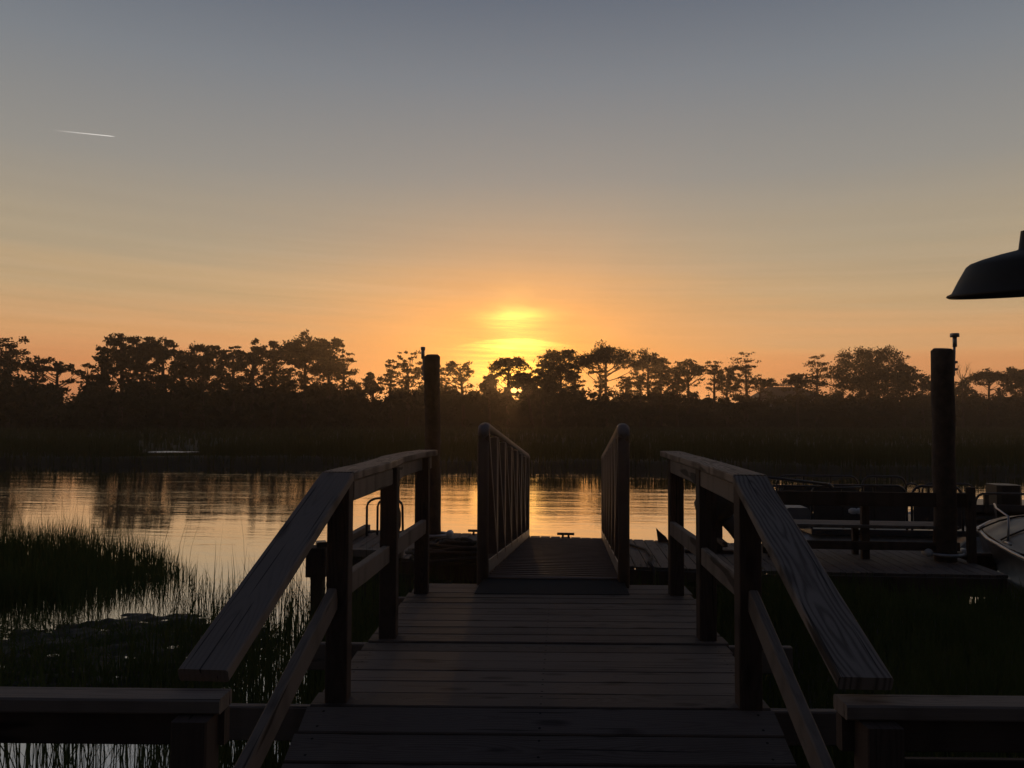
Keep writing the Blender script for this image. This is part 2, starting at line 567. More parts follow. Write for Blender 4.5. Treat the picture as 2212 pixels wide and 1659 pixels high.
# fine near strip, then a coarse sheet out to the horizon
grid_sheet('marsh_ground', -60, 60, 26.5, 66, 300, 140, far_ground, M['marshsoil'])
grid_sheet('marsh_ground', -900, 900, 66, 1500, 60, 60, lambda X, Y: X * 0 + .3, M['marshsoil'])
for sx in (-1, 1):
    x0, x1 = sorted((sx * 60, sx * 900))
    grid_sheet('marsh_ground', x0, x1, 26.5, 66, 60, 30, far_ground, M['marshsoil'])
pc = atZ(367, 973, .30)
pw = MB()
ring = [(pc.x + .3 + (1.15 + .3 * math.sin(5 * a)) * math.cos(a), pc.y - .4 + (.8 + .3 * math.sin(3 * a + 1)) * math.sin(a), .245) for a in [k * math.pi / 16 for k in range(32)]]
pw.add(ring, [tuple(range(32))])
tag(pw.build('tidal_pool', M['pool']), kind='structure')


def mud_z(X, Y):
    edge = np.clip((7.75 + .35 * np.sin(X * 1.2) + .3 * np.sin(X * 2.7 + 1) - Y) * .12, -.25, .0)
    edge2 = np.clip((-3.0 - X) * .1 + .0, -.3, 0)
    return .022 + .012 * wobble(X, Y, 2.2) + .028 * wobble(X, Y, 8, 2) + .014 * wobble(X, Y, 19, 5) + edge + edge2 + np.clip((Y - 5.6) * .1, -.2, 0)


grid_sheet('mud_bank', -14, -2.4, 4.6, 9.6, 520, 240, mud_z, M['mud'])


def right_bank(X, Y):
    return np.clip((X - 1.3) * .25, -.25, .18) + np.clip((8.9 - Y) * .3, -.4, 0) + .02 * wobble(X, Y, 1.5)


grid_sheet('marsh_ground', .4, 16, -2, 9.6, 90, 70, right_bank, M['mud'])
def near_bank(X, Y):
    return np.clip((2.6 - Y) * .25, -.25, .2) + .02 * wobble(X, Y, 1.5)
grid_sheet('marsh_ground', -16, .4, -12, 3.4, 60, 50, near_bank, M['mud'])


# ------------------------------------------------------------------ grass
def blades(name, P, H, W, lean, mat, label_kind='stuff', bend=1.0, seg=3):
    """P (n,3) roots, H heights, W widths"""
    n = len(P)
    az_ = rng.uniform(0, 2 * np.pi, n)
    la = rng.normal(0, 1, n) * lean + lean * .4
    dirx, diry = np.cos(az_), np.sin(az_)
    fa = rng.uniform(0, 2 * np.pi, n)
    wx, wy = np.cos(fa), np.sin(fa)
    rows = []
    for k in range(seg + 1):
        t = k / seg
        off = la * H * (t ** 1.8) * bend
        cx = P[:, 0] + dirx * off
        cy = P[:, 1] + diry * off
        cz = P[:, 2] + H * t * (1 - .25 * np.abs(la) * t)
        wd = W * (1 - t ** 1.6) * .5 + W * .04
        rows.append(np.stack([cx - wx * wd, cy - wy * wd, cz], -1))
        rows.append(np.stack([cx + wx * wd, cy + wy * wd, cz], -1))
    V = np.stack(rows, 1)  # n, 2(seg+1), 3
    m = 2 * (seg + 1)
    b = (np.arange(n) * m)[:, None]
    Fq = np.concatenate([b + np.array([[2 * k, 2 * k + 1, 2 * k + 3, 2 * k + 2]]) for k in range(seg)], 0)
    o = raw_mesh(name, V.reshape(-1, 3), Fq, mat)
    o['kind'] = label_kind
    return o


def patch_pts(n, x0, x1, y0, y1, dens):
    out = []
    tot = 0
    while tot < n:
        X = rng.uniform(x0, x1, n * 2)
        Y = rng.uniform(y0, y1, n * 2)
        k = rng.uniform(0, 1, n * 2) < dens(X, Y)
        p = np.stack([X[k], Y[k]], -1)
        if len(p) == 0: break
        out.append(p)
        tot += len(p)
    return np.concatenate(out)[:n]


# left patch in the water: a dense body at the left edge that thins to single stems at its right tip
def left_body(X, Y):
    front = 8.75 + .5 * (X + 6.5) * .35 + .25 * np.sin(X * 2.1)
    back = 12.4 - np.clip(X + 8.0, 0, 9) * .55 + .3 * np.sin(X * 1.7)
    tip = np.clip((-4.1 - X) / 1.6, 0.0, 1) ** 1.6
    return ((Y > front) & (Y < back)) * (.02 + .98 * tip) * (.55 + .45 * (wobble(X, Y, 1.6) > -.25))


pp = patch_pts(26000, -15, -3.3, 8.0, 12.6, left_body)
hh = np.clip(.62 - .13 * np.clip(pp[:, 0] + 7.4, 0, 3) , .25, .8) * rng.uniform(.55, 1.18, len(pp))
P = np.concatenate([pp, np.full((len(pp), 1), -.05)], 1)
blades('marsh_grass', P, hh, rng.uniform(.006, .012, len(pp)), .22, M['grass'])
# tall thin seed stalks above it
q = patch_pts(130, -9.5, -3.9, 8.9, 11.8, lambda X, Y: np.clip((-4.2 - X) / 3, .08, 1))
blades('marsh_grass', np.concatenate([q, np.zeros((len(q), 1))], 1), rng.uniform(.8, 1.45, len(q)), np.full(len(q), .005), .2, M['grass'])

# stems standing in shallow water, from the patch towards the pier
def sparse(X, Y):
    a = np.clip(1 - np.abs(Y - 8.6) / 1.0, 0, 1) * .5 * (wobble(X, Y, 2.3, 1) > -.1)
    b = np.clip((8.0 - Y) / 2.0, 0, 1) * (.25 + .75 * (wobble(X, Y, 1.3, 4) > 0))
    return np.where((Y < 9.6), a + b, 0) * np.clip((-2.0 - X) / .3, 0, 1)


q = patch_pts(5200, -12, -2.0, 5.4, 9.6, sparse)
blades('marsh_grass', np.concatenate([q, np.full((len(q), 1), -.04)], 1), rng.uniform(.12, .5, len(q)), rng.uniform(.005, .010, len(q)), .3, M['grass'])
# taller clump just behind the left ramp rail
q = patch_pts(900, -3.7, -1.9, 5.6, 8.4, lambda X, Y: .4 + .6 * (wobble(X, Y, 2.9, 3) > .1))
blades('marsh_grass', np.concatenate([q, np.full((len(q), 1), -.04)], 1), rng.uniform(.3, .95, len(q)), rng.uniform(.006, .011, len(q)), .22, M['grass'])
# lying dead stems (wrack) on the mud
q = patch_pts(11000, -12, -2.6, 5.4, 7.9, lambda X, Y: .3 + .7 * (wobble(X, Y, 3.1, 2) > -.1))
blades('grass_wrack', np.concatenate([q, rng.uniform(0, .05, (len(q), 1))], 1), rng.uniform(.05, .16, len(q)), rng.uniform(.008, .016, len(q)), 2.6, M['grass'])
# reeds under the near left railing
q = patch_pts(1500, -7.5, -.9, 3.3, 5.4, lambda X, Y: .25 + .75 * (wobble(X, Y, 4.1, 2) > .0))
blades('marsh_grass', np.concatenate([q, np.full((len(q), 1), -.04)], 1), rng.uniform(.35, .95, len(q)), rng.uniform(.006, .012, len(q)), .2, M['grass'])
# below the walkway and up to the floating dock
q = patch_pts(5000, -2.2, 1.4, 3.4, 8.9, lambda X, Y: .35 + .65 * (wobble(X, Y, 2.1, 5) > -.1))
hq = np.minimum(rng.uniform(.3, .8, len(q)), .72)
blades('marsh_grass', np.concatenate([q, np.full((len(q), 1), -.04)], 1), hq, rng.uniform(.007, .012, len(q)), .18, M['grass'])
# dense bank of grass on the right
def right_d(X, Y):
    return np.clip((X - .95) / .5, .12, 1) * (Y < 8.9 + .1 * np.sin(X * 3))


q = patch_pts(42000, .95, 11, 3.0, 9.0, right_d)
hq = (.34 + .1 * wobble(q[:, 0], q[:, 1], .8)) * rng.uniform(.75, 1.15, len(q))
P = np.concatenate([q, right_bank(q[:, 0], q[:, 1])[:, None] - .02], 1)
P[:, 2] = np.maximum(P[:, 2], -.05)
blades('marsh_grass', P, hq, rng.uniform(.008, .014, len(q)), .25, M['grass'])
def pond_clear(P, H):
    m = (np.abs(P[:, 0] - pc.x * P[:, 1] / pc.y) < 1.5) & (P[:, 1] < pc.y + .5)
    hm = np.maximum(.27 + (pc.y - P[:, 1]) * .046 - np.maximum(P[:, 2], 0) - .06 + .05 * np.sin(P[:, 0] * 4.1) + .07 * (rng.uniform(0, 1, len(H)) < .06), .03)
    return np.where(m, np.minimum(H, hm), H)


# far shore: tall fringe at the water, then the flat marsh
q = patch_pts(34000, -42, 42, 27.5, 42, lambda X, Y: (Y > shore_y(X) - .1) * 1.0)
P = np.concatenate([q, np.maximum(far_ground(q[:, 0], q[:, 1]), -.02)[:, None]], 1)
blades('marsh_grass', P, pond_clear(P, rng.uniform(.4, .85, len(q)) * (1 + .35 * wobble(q[:, 0], q[:, 1], .33) * (.6 + .4 * np.sin(q[:, 0] * 1.7)))), rng.uniform(.02, .04, len(q)), .15, M['fargrass'], seg=2)


def marsh_d(X, Y):
    e = ((X - pc.x) / 1.5) ** 2 + ((Y - pc.y + 4.0) / 7.5) ** 2
    return (e > 1) * np.clip(30 / Y, .15, 1)


q = patch_pts(60000, -90, 120, 42, 150, marsh_d)
k = np.abs(q[:, 0]) < q[:, 1] * .8 + 4
q = q[k]
P = np.concatenate([q, far_ground(q[:, 0], np.minimum(q[:, 1], 65))[:, None] - .02], 1)
k = q[:, 1] > 66
P[k, 2] = .28
blades('marsh_grass', P, pond_clear(P, rng.uniform(.3, .62, len(q)) * (1 + .5 * wobble(q[:, 0], q[:, 1], .17, 2))), .02 + q[:, 1] * .0014, .2, M['fargrass'], seg=2)


# ------------------------------------------------------------------ far tree line
def leaf_cloud(C, R, nper, size, flat=.6):
    """C (k,3) clump centres, R (k,) radii -> small quads"""
    k = len(C)
    n = k * nper
    c = np.repeat(C, nper, 0)
    r = np.repeat(R, nper)
    # each clump is itself a few unequal sprays
    sp = rng.normal(0, .42, (k, 4, 3)) * R[:, None, None]
    c = c + sp[np.repeat(np.arange(k), nper), rng.integers(0, 4, n)] * np.array([1.25, 1.25, .5])
    r = r * .72
    d = rng.normal(0, 1, (n, 3))
    d /= np.linalg.norm(d, axis=1)[:, None]
    rad = rng.uniform(0, 1, n) ** .45 * (1 + .55 * np.abs(rng.normal(0, 1, n)) * (rng.uniform(0, 1, n) < .22))
    p = c + d * (r * rad)[:, None] * np.array([1, 1, flat])
    a = rng.normal(0, 1, (n, 3))
    a /= np.linalg.norm(a, axis=1)[:, None]
    b = np.cross(a, rng.normal(0, 1, (n, 3)))
    b /= np.linalg.norm(b, axis=1)[:, None]
    s = (size * rng.uniform(.6, 1.4, n))[:, None]
    return p, a * s, b * s * .6


def cloud_mesh(p, a, b):
    V = np.stack([p - a, p - b * .9, p + a, p + b], 1).reshape(-1, 3)
    Fq = np.arange(len(V)).reshape(-1, 4)
    return V, Fq


def tree_D(px):
    return 82 + px / 2212 * 68


GZ = .3


def sun_hole(p):
    # the two small openings in the foliage through which the sun shows
    azp = np.degrees(np.arctan2(p[:, 0], p[:, 1])) - math.degrees(SUN_AZ)
    elp = np.degrees(np.arctan2(p[:, 2] - EYE, np.hypot(p[:, 0], p[:, 1]))) - math.degrees(SUN_EL)
    return (((azp + .23) / .25) ** 2 + (elp / .2) ** 2 < 1) | (((azp - .22) / .2) ** 2 + ((elp - .04) / .2) ** 2 < 1)


def pine(px, top, wpx, bot, label, kind='umbrella', dens=1.0, lean=0, back=0, name='pine_tree', fill=0):
    D = tree_D(px) + back + random.uniform(-2, 2)
    s = D / F
    topP = atY(px, top, D)
    W = wpx * s * (1.32 if fill > 1.2 else 1.25 if fill >= 1 else 1.06 if fill < .3 else 1.2)
    H = (bot - top) * s
    zt, zb = topP.z, topP.z - H
    basex = topP.x - lean * s
    root = thing(name, label, 'tree', (basex, D, GZ), 'trees along the far shore')
    # clumps
    if kind == 'umbrella':
        N = max(18, int(W * W * 1.5 * dens))
        ang = rng.uniform(0, 2 * np.pi, N)
        rr = np.sqrt(rng.uniform(0, 1, N)) * .92
        dome = np.sqrt(np.clip(1 - rr ** 2, 0, 1))
        lob = 1 + .16 * np.sin(ang * 3 + px) + .10 * np.sin(ang * 5 + px * 2)
        dome = dome * (1 - .22 * (1 + np.sin(ang * 2 + px * 1.3 + rr * 4)) / 2)
        rr = rr * lob
        zz = zb + H * (.02 + .95 * dome * rng.uniform(.35, 1, N) ** .6)
        R = np.clip(W * .105, .42, .95) * rng.uniform(.55, 1.3, N)
        C = np.stack([topP.x + rr * np.cos(ang) * W / 2, D + rr * np.sin(ang) * W / 2, zz - R * .4], -1)
        flat, nper, size = .6, 62, .15
    elif kind == 'dense':
        N = max(36, int(W * H * 4.2 * dens))
        ang = rng.uniform(0, 2 * np.pi, N)
        rr = np.sqrt(rng.uniform(0, 1, N)) * .95
        t = rng.uniform(0, 1, N)
        wid = np.sqrt(np.clip(1 - np.abs(t * 1.25 - .45) ** 2.2, .05, 1))
        zz = zb + H * t * .95
        R = np.clip(W * .10, .42, 1.0) * rng.uniform(.6, 1.2, N)
        C = np.stack([topP.x + rr * np.cos(ang) * wid * W / 2, D + rr * np.sin(ang) * wid * W / 2, zz - R * .3], -1)
        flat, nper, size = .7, 48, .16
    elif kind == 'layer':
        N = max(26, int(W * H * 1.9 * dens))
        t = np.sort(rng.uniform(0, 1, N))
        lay = np.round(t * 5) / 5 + rng.normal(0, .025, N)
        ang = rng.uniform(0, 2 * np.pi, N)
        wid = np.where(lay > .75, .8, .55 + .45 * np.abs(np.sin(lay * 9 + px)))
        rr = np.sqrt(rng.uniform(.05, 1, N))
        R = np.clip(W * .12, .36, .75) * rng.uniform(.55, 1.2, N)
        C = np.stack([topP.x + rr * np.cos(ang) * wid * W / 2, D + rr * np.sin(ang) * wid * W / 2, zb + H * lay * .95 - R * .3], -1)
        flat, nper, size = .55, 42, .14
    else:  # bare
        N = max(6, int(W * 2.2))
        ang = rng.uniform(0, 2 * np.pi, N)
        rr = np.sqrt(rng.uniform(.1, 1, N))
        C = np.stack([topP.x + rr * np.cos(ang) * W / 2, D + rr * np.sin(ang) * W / 2, zb + H * rng.uniform(.3, 1, N)], -1)
        R = np.full(N, .25)
        flat, nper, size = .8, 0, .1
    if kind != 'bare' and fill:      # lower boughs down the trunk
        n2 = int(fill * W * (8 if fill > 1.2 else 4.5))
        a2 = rng.uniform(0, 2 * np.pi, n2)
        r2_ = np.sqrt(rng.uniform(0, 1, n2)) * W * .42
        z2 = rng.uniform(zb - fill * 2.0, zb + .5 * H, n2)
        C = np.concatenate([C, np.stack([topP.x + r2_ * np.cos(a2), D + r2_ * np.sin(a2), z2], -1)])
        R = np.concatenate([R, rng.uniform(.3, .75, n2)])
        N += n2
    tb = MB()
    # trunk with a slight sway
    hub = Vector((topP.x - (topP.x - basex) * .15, D, zb + H * (.55 if kind != 'bare' else .35)))
    bs = Vector((basex, D, GZ - .1))
    r0 = .13 + .012 * (zt - GZ)
    if kind == 'bare': r0 = .13
    sw = random.uniform(-.25, .25)
    path = [bs.lerp(hub, t_) + Vector((sw * math.sin(t_ * 3.1), 0, 0)) for t_ in (0, .25, .5, .75, 1)]
    tb.tube(path, r0, 7, [r0 * k_ for k_ in (1.15, .95, .82, .68, .42)])
    for i in range(N):
        c = Vector(C[i])
        if kind != 'bare' and i % max(1, N // (18 if kind == 'umbrella' else 22)): continue
        if kind != 'bare': c = c - Vector((0, 0, R[i] * .35))
        t_ = random.uniform(-.12, .03) + min(.95, max(.45, (c.z - GZ - abs(c.x - hub.x) * .55 - (0 if kind != 'layer' else -.6)) / max(.1, hub.z - GZ)))
        st = bs.lerp(hub, t_) + Vector((sw * math.sin(t_ * 3.1), 0, 0))
        mid = st.lerp(c, .5) + Vector((random.uniform(-.2, .2), random.uniform(-.2, .2), -.07 * (c - st).length + random.uniform(-.25, .3)))
        br = .075 if kind != 'bare' else .05
        tb.tube([st, st.lerp(mid, .6), mid.lerp(c, .3), c], br, 4, [br, br * .8, br * .6, br * .3])
        if kind == 'bare':
            for _ in range(5):
                e = c + Vector((random.uniform(-.7, .7), random.uniform(-.5, .5), random.uniform(.1, .9)))
                tb.tube([mid.lerp(c, random.uniform(.3, 1)), e], .022, 3, [.022, .008])
    tb.build('trunk', M['bark'], root)
    if nper:
        p3, a3, b3 = leaf_cloud(C, R, int(nper), size, flat)
        kp = ~sun_hole(p3)
        V, Fq = cloud_mesh(p3[kp], a3[kp], b3[kp])
        raw_mesh('crown', V, Fq, M['leaf'], root)
    return root


TREES = [
    # px, top, width, bottom, kind, density, lean, back, label
    (18, 727, 84, 800, 'layer', 1.3, -4, 0, 'gappy pine with ragged layered crown at the far left edge of the tree line'),
    (-40, 722, 90, 810, 'umbrella', 1, 0, 0, 'pine crown cut off by the left edge of the photo'),
    (78, 766, 46, 812, 'umbrella', .9, 0, 2, 'small thin umbrella pine just right of the leftmost ragged pine'),
    (126, 766, 82, 822, 'umbrella', .62, 6, 0, 'low see-through umbrella pine leaning right before the gap in the tree line'),
    (192, 786, 40, 850, 'layer', .6, 0, 3, 'spindly half bare tree at the left foot of the tall left pine cluster'),
    (222, 768, 34, 835, 'dense', .8, 0, 1, 'narrow bushy pine on the left shoulder of the tall left cluster'),
    (262, 720, 72, 800, 'dense', 1.1, 0, 0, 'tall dense pine forming the left peak of the left cluster'),
    (312, 716, 62, 800, 'umbrella', 1.3, 0, 2, 'tall pine forming the middle peak of the left cluster'),
    (352, 716, 78, 795, 'umbrella', 1.4, 0, -1, 'tall wide pine forming the right peak of the left cluster'),
    (392, 758, 36, 815, 'layer', .9, 0, 1, 'shorter ragged pine on the right shoulder of the left cluster'),
    (441, 743, 76, 808, 'dense', 1.1, 0, 0, 'rounded dense pine between the two tall left clusters'),
    (503, 736, 52, 800, 'umbrella', .8, 0, 2, 'small open umbrella pine left of the second tall cluster'),
    (550, 719, 60, 800, 'umbrella', 1.15, 0, 0, 'first domed pine of the second tall cluster'),
    (594, 720, 50, 800, 'umbrella', 1.1, 0, 3, 'second domed pine of the second tall cluster'),
    (658, 710, 96, 800, 'umbrella', 1.5, 0, 0, 'tallest broad dark pine crown in the whole tree line'),
    (712, 728, 56, 815, 'dense', .9, 0, 1, 'pine filling the right side of the tallest broad crown'),
    (744, 760, 46, 830, 'layer', .8, 0, 0, 'ragged half open pine ending the second tall cluster'),
    (806, 803, 44, 848, 'dense', .8, 0, 0, 'low bushy tree alone in the gap left of the piling top'),
    (846, 777, 34, 832, 'layer', .7, 0, 1, 'slim ragged pine left of the forked pine by the piling top'),
    (880, 758, 50, 828, 'layer', 1.0, 0, 0, 'ragged layered pine just left of the left piling top'),
    (925, 766, 60, 822, 'umbrella', .9, 0, 2, 'pine whose crown is mostly hidden behind the left piling top'),
    (992, 764, 72, 828, 'umbrella', .7, -12, 0, 'open spreading pine just right of the left piling top'),
    (1101, 765, 72, 800, 'umbrella', 1.0, 3, 0, 'lone pine standing in front of the yellow glow above the sun'),
    (1130, 804, 50, 834, 'dense', 1.2, -22, -3, 'low bushy tree whose crown arches right over the setting sun'),
    (1058, 808, 26, 840, 'dense', .5, 0, 1, 'low scrubby tree under the yellow glow left of the sun'),
    (1176, 782, 44, 838, 'dense', 1, 0, 1, 'low tree on the left slope of the dense pine right of the sun'),
    (1211, 753, 78, 815, 'dense', 1.0, 0, 0, 'dense broad pine just right of the sun'),
    (1243, 790, 38, 842, 'layer', .8, 0, 1, 'ragged pine on the right side of the dense pine right of the sun'),
    (1308, 736, 122, 802, 'umbrella', 1.0, -4, 0, 'large flat topped umbrella pine with open branches right of the sun'),
    (1298, 790, 30, 842, 'layer', .5, 0, 2, 'thin tree beneath the large flat topped umbrella pine'),
    (1352, 812, 28, 842, 'layer', .5, 0, 0, 'low open branches of a small pine right of the large umbrella pine'),
    (1400, 745, 76, 812, 'umbrella', .72, 0, 0, 'round open pine, second right of the large flat topped one'),
    (1428, 776, 44, 838, 'dense', .8, 0, 2, 'dense small pine tucked behind the right side of the round open pine'),
    (1384, 795, 40, 845, 'layer', .6, 0, 1, 'low ragged pine under the round open pine'),
    (1484, 767, 66, 815, 'umbrella', .85, 0, 0, 'rounded umbrella pine midway between the round open pine and the layered pine'),
    (1462, 800, 44, 848, 'dense', .8, 0, 1, 'dark low tree left of the rounded umbrella pine'),
    (1543, 779, 36, 820, 'layer', .4, 0, 1, 'thin sparse tree left of the tall layered pine'),
    (1572, 792, 46, 845, 'dense', .8, 0, 1, 'bushy dark tree at the left foot of the tall layered pine'),
    (1610, 757, 62, 836, 'layer', .95, 0, 0, 'tall layered pine standing clear left of the house roof'),
    (1648, 811, 46, 838, 'umbrella', .7, 18, -2, 'low pine with a lobe reaching over the house roof'),
    (1722, 800, 50, 838, 'umbrella', 1.1, 0, -4, 'rounded tree directly behind the right end of the house roof'),
    (1766, 765, 54, 838, 'layer', .8, 0, 0, 'tall open tree between the house and the big domed tree'),
    (1876, 749, 132, 838, 'dense', .95, 0, 0, 'big dense domed tree, widest crown on the right side'),
    (1952, 786, 44, 838, 'dense', 1, 0, 1, 'low tree on the right slope of the big domed tree'),
    (1994, 806, 44, 842, 'dense', .9, 0, 0, 'low dark tree just left of the right piling'),
    (2079, 782, 34, 822, 'bare', 1, 0, -3, 'bare leafless tree just right of the right piling'),
    (2078, 822, 34, 848, 'dense', .8, 0, 0, 'low bush at the foot of the bare tree'),
    (2138, 793, 84, 825, 'umbrella', .85, 8, 0, 'low wide umbrella pine right of the bare tree'),
    (2206, 792, 66, 835, 'dense', .9, 0, 0, 'tree crown cut off by the right edge of the photo'),
    (2270, 780, 80, 840, 'umbrella', .9, 0, 0, 'umbrella pine just outside the right edge of the photo'),
]
for (px, top, wp_, bot, kind, dn, ln, bk, lb) in TREES:
    nm = 'bare_tree' if kind == 'bare' else ('broadleaf_tree' if 'tree' in lb.split(' with')[0].split(',')[0] and 'pine' not in lb else 'pine_tree')
    pine(px, top, wp_, bot, lb, kind, dn, ln, bk, nm, fill=1.3 if 230 < px < 730 else 1.0 if (200 < px < 770 or 1150 < px < 1260 or 1800 < px < 2000) else (.25 if px in (1308, 992, 1610, 2138, 126) else .75))

# continuous scrub wood below the pines: height profile read off the photo
UX = [-500, 0, 60, 130, 145, 165, 200, 300, 420, 560, 700, 760, 800, 830, 860, 920, 1010, 1045, 1060, 1100, 1180, 1260, 1330, 1440, 1500, 1600, 1632, 1700, 1780, 1850, 1990, 2060, 2100, 2212, 2700]
UY = [808, 808, 812, 832, 868, 852, 822, 818, 820, 816, 816, 822, 852, 850, 828, 820, 818, 828, 816, 814, 808, 838, 844, 842, 844, 848, 862, 850, 842, 838, 838, 836, 838, 836, 836]


def understory_z(px, D):
    return np.array([atY(a, float(np.interp(a, UX, UY)), d).z for a, d in zip(px, D)])


n = 1500
ux = rng.uniform(-520, 2720, n)
uD = 80 + np.clip(ux, -300, 2500) / 2212 * 68 + rng.uniform(-4, 9, n)
uz = understory_z(ux, uD) + .55 * np.sin(ux * .11) * np.sin(ux * .043 + 1) + .35 * np.sin(ux * .31)
hz = GZ + (uz - GZ) * (rng.uniform(0, 1, n) ** .55) * rng.uniform(.86, 1.04, n)
RR = rng.uniform(.7, 1.5, n)
CC = np.array([[atY(a, 900, d).x, d, max(.6, z - .45 * r)] for a, d, z, r in zip(ux, uD, hz, RR)])
p_, a_, b_ = leaf_cloud(CC, RR * .8, 110, .2, .85)
# the gap through which the sun shows
hole = sun_hole(p_)
keep = ~(hole & (rng.uniform(0, 1, len(p_)) < .985))
V, Fq = cloud_mesh(p_[keep], a_[keep], b_[keep])
o = raw_mesh('woodland_scrub', V, Fq, M['scrub'])
o['kind'] = 'stuff'
# solid lumpy core added inside the wood to block light
gx = np.linspace(-560, 2760, 420)
V, Fq = [], []
NR = 7
for i, a in enumerate(gx):
    D = 84 + np.clip(a, -300, 2500) / 2212 * 68
    zt = atY(a, float(np.interp(a, UX, UY)), D).z
    gap = math.exp(-((a - 1117) / 17) ** 2)
    hgt = (zt - GZ) * (.80 + .10 * math.sin(i * .9) * math.sin(i * .37 + 1)) * (1 - .24 * gap)
    xx = atY(a, 900, D).x
    for j in range(NR):
        t_ = j / (NR - 1)
        yy = D + 7 * t_ + .5 * math.sin(i * .7 + j)
        V.append((xx * (yy / D), yy, GZ - .2 + (hgt + .2) * (math.sin(math.pi * min(1, t_ * 1.3 + .0) * .5) if t_ < .8 else (1 - t_) * 4.2)))
for i in range(len(gx) - 1):
    for j in range(NR - 1):
        Fq.append((i * NR + j, (i + 1) * NR + j, (i + 1) * NR + j + 1, i * NR + j + 1))
o = raw_mesh('woodland_scrub', V, Fq, M['scrub'])
o['kind'] = 'stuff'


# ------------------------------------------------------------------ house among the trees
def house():
    D = 147
    root = thing('house', 'house with a hipped roof and railed roof deck half hidden in the far trees', 'house', (0, 0, 0))
    c = atY(1700, 860, D)
    root.location = (c.x, D + 5, GZ)
    x0, x1 = atY(1632, 862, D).x, atY(1800, 862, D).x
    ze = atY(1632, 862, D).z
    zr = atY(1690, 834, D).z
    xr0, xr1 = atY(1676, 834, D).x, atY(1742, 834, D).x
    b = MB()
    b.add([(x0 + .3, D + .3, GZ - .2), (x1 - .3, D + .3, GZ - .2), (x1 - .3, D + 9.7, GZ - .2), (x0 + .3, D + 9.7, GZ - .2),
           (x0 + .3, D + .3, ze), (x1 - .3, D + .3, ze), (x1 - .3, D + 9.7, ze), (x0 + .3, D + 9.7, ze)],
          [(0, 1, 5, 4), (1, 2, 6, 5), (2, 3, 7, 6), (3, 0, 4, 7)])
    b.build('wall', M['wallp'], root)
    r = MB()
    V = [(x0, D, ze), (x1, D, ze), (x1, D + 10, ze), (x0, D + 10, ze), (xr0, D + 4, zr), (xr1, D + 4, zr), (xr1, D + 6.5, zr), (xr0, D + 6.5, zr)]
    r.add(V, [(0, 1, 5, 4), (1, 2, 6, 5), (2, 3, 7, 6), (3, 0, 4, 7), (4, 5, 6, 7), (3, 2, 1, 0)])
    roof = r.build('roof', M['shingle'], root)
    w_ = MB()
    for zz in (.28, .55):
        w_.tube([(xr0 + .1, D + 4.1, zr + zz), (xr1 - .8, D + 4.1, zr + zz)], .05, 5)
        w_.tube([(xr0 + .1, D + 6.3, zr + zz), (xr1 - .8, D + 6.3, zr + zz)], .05, 5)
    k = 0
    x = xr0 + .1
    while x < xr1 - .8:
        for yy in (4.1, 6.3):
            w_.tube([(x, D + yy, zr), (x, D + yy, zr + .6)], .05, 5)
        x += .95
    w_.build('roof_railing', M['wallp'], roof)
    ch = MB()
    ch.box((xr0 + .35, D + 4.6, zr + .3), (.6, .6, .75), .02)
    ch.build('chimney', M['shingle'], roof)
    for wx in (x0 + 1.6, x0 + 3.8, x0 + 6.2):
        wi = MB()
        wi.box((wx, D + .27, ze - 1.1), (.9, .08, 1.2), .01)
        wi.build('window', M['hull'], root)


house()

# ------------------------------------------------------------------ the wooden pier
DZ = .98                     # top of the upper deck
SK = .057                    # the crosswise members run slightly askew


def sk(y, x):
    return y + SK * (x + .1)


pier = thing('wooden_pier', 'weathered wooden boardwalk with railings leading down to the gangway, seen from its ramp', 'pier', (0, 3, DZ))


def planks(name, y0, y1, x0, x1, zf, label=None, pw_=.139, gap=.003, mat='deck'):
    b = MB()
    y = y0
    npl = max(1, round((y1 - y0) / (pw_ + gap)))
    pw_ = (y1 - y0) / npl - gap
    for _ in range(npl):
        yc = y + pw_ / 2
        zz = zf(yc) + random.uniform(-.0015, .0015)
        sl = (zf(yc + .01) - zf(yc - .01)) / .02
        e0, e1 = random.uniform(-.008, .008), random.uniform(-.008, .008)
        up = Vector((random.uniform(-.004, .004), -sl + random.uniform(-.016, .016), 1)).normalized()
        b.board([(x0 + e0, sk(yc, x0), zz - .019), (x1 + e1, sk(yc, x1), zz - .019)], pw_ * math.sqrt(1 + sl * sl) - gap * .5, .038, up, .005)
        y += pw_ + gap
    return b.build(name, M[mat], pier)


planks('deck', 4.21, 5.66, -1.035, .833, lambda y: DZ)
planks('deck', 3.30, 4.206, -1.035, .833, lambda y: DZ - .005)
RS = .36                     # slope of the ramp


def ramp_z(y):
    return DZ - .008 - RS * (3.29 - y)


planks('ramp', 2.0, 3.30, -1.04, .84, ramp_z)
planks('lower_deck', -1.6, 1.99, -8, 8, lambda y: .50)
# stringers, cross beams, outriggers
for x in (-.97, -.1, .77):
    b = MB()
    b.board([(x, 3.3, DZ - .04 - .095), (x, 5.62, DZ - .04 - .095)], .038, .19)
    b.build('joist', M['post'], pier)
    b = MB()
    b.board([(x, 2.0, ramp_z(2.0) - .15), (x, 3.28, ramp_z(3.28) - .15)], .038, .19)
    b.build('joist', M['post'], pier)
for y, xl, xr in ((3.40, -1.43, 1.16), (4.33, -1.40, 1.20), (5.42, -1.16, .95)):
    b = MB()
    b.board([(xl, sk(y, xl), DZ - .045 - .07), (xr, sk(y, xr), DZ - .045 - .07)], .045, .14, bev=.006)
    b.build('cross_beam', M['rail'], pier)
b = MB()
b.board([(-1.0, sk(5.66, -1), DZ - .13), (.8, sk(5.66, .8), DZ - .13)], .038, .18)
b.build('end_beam', M['post'], pier)
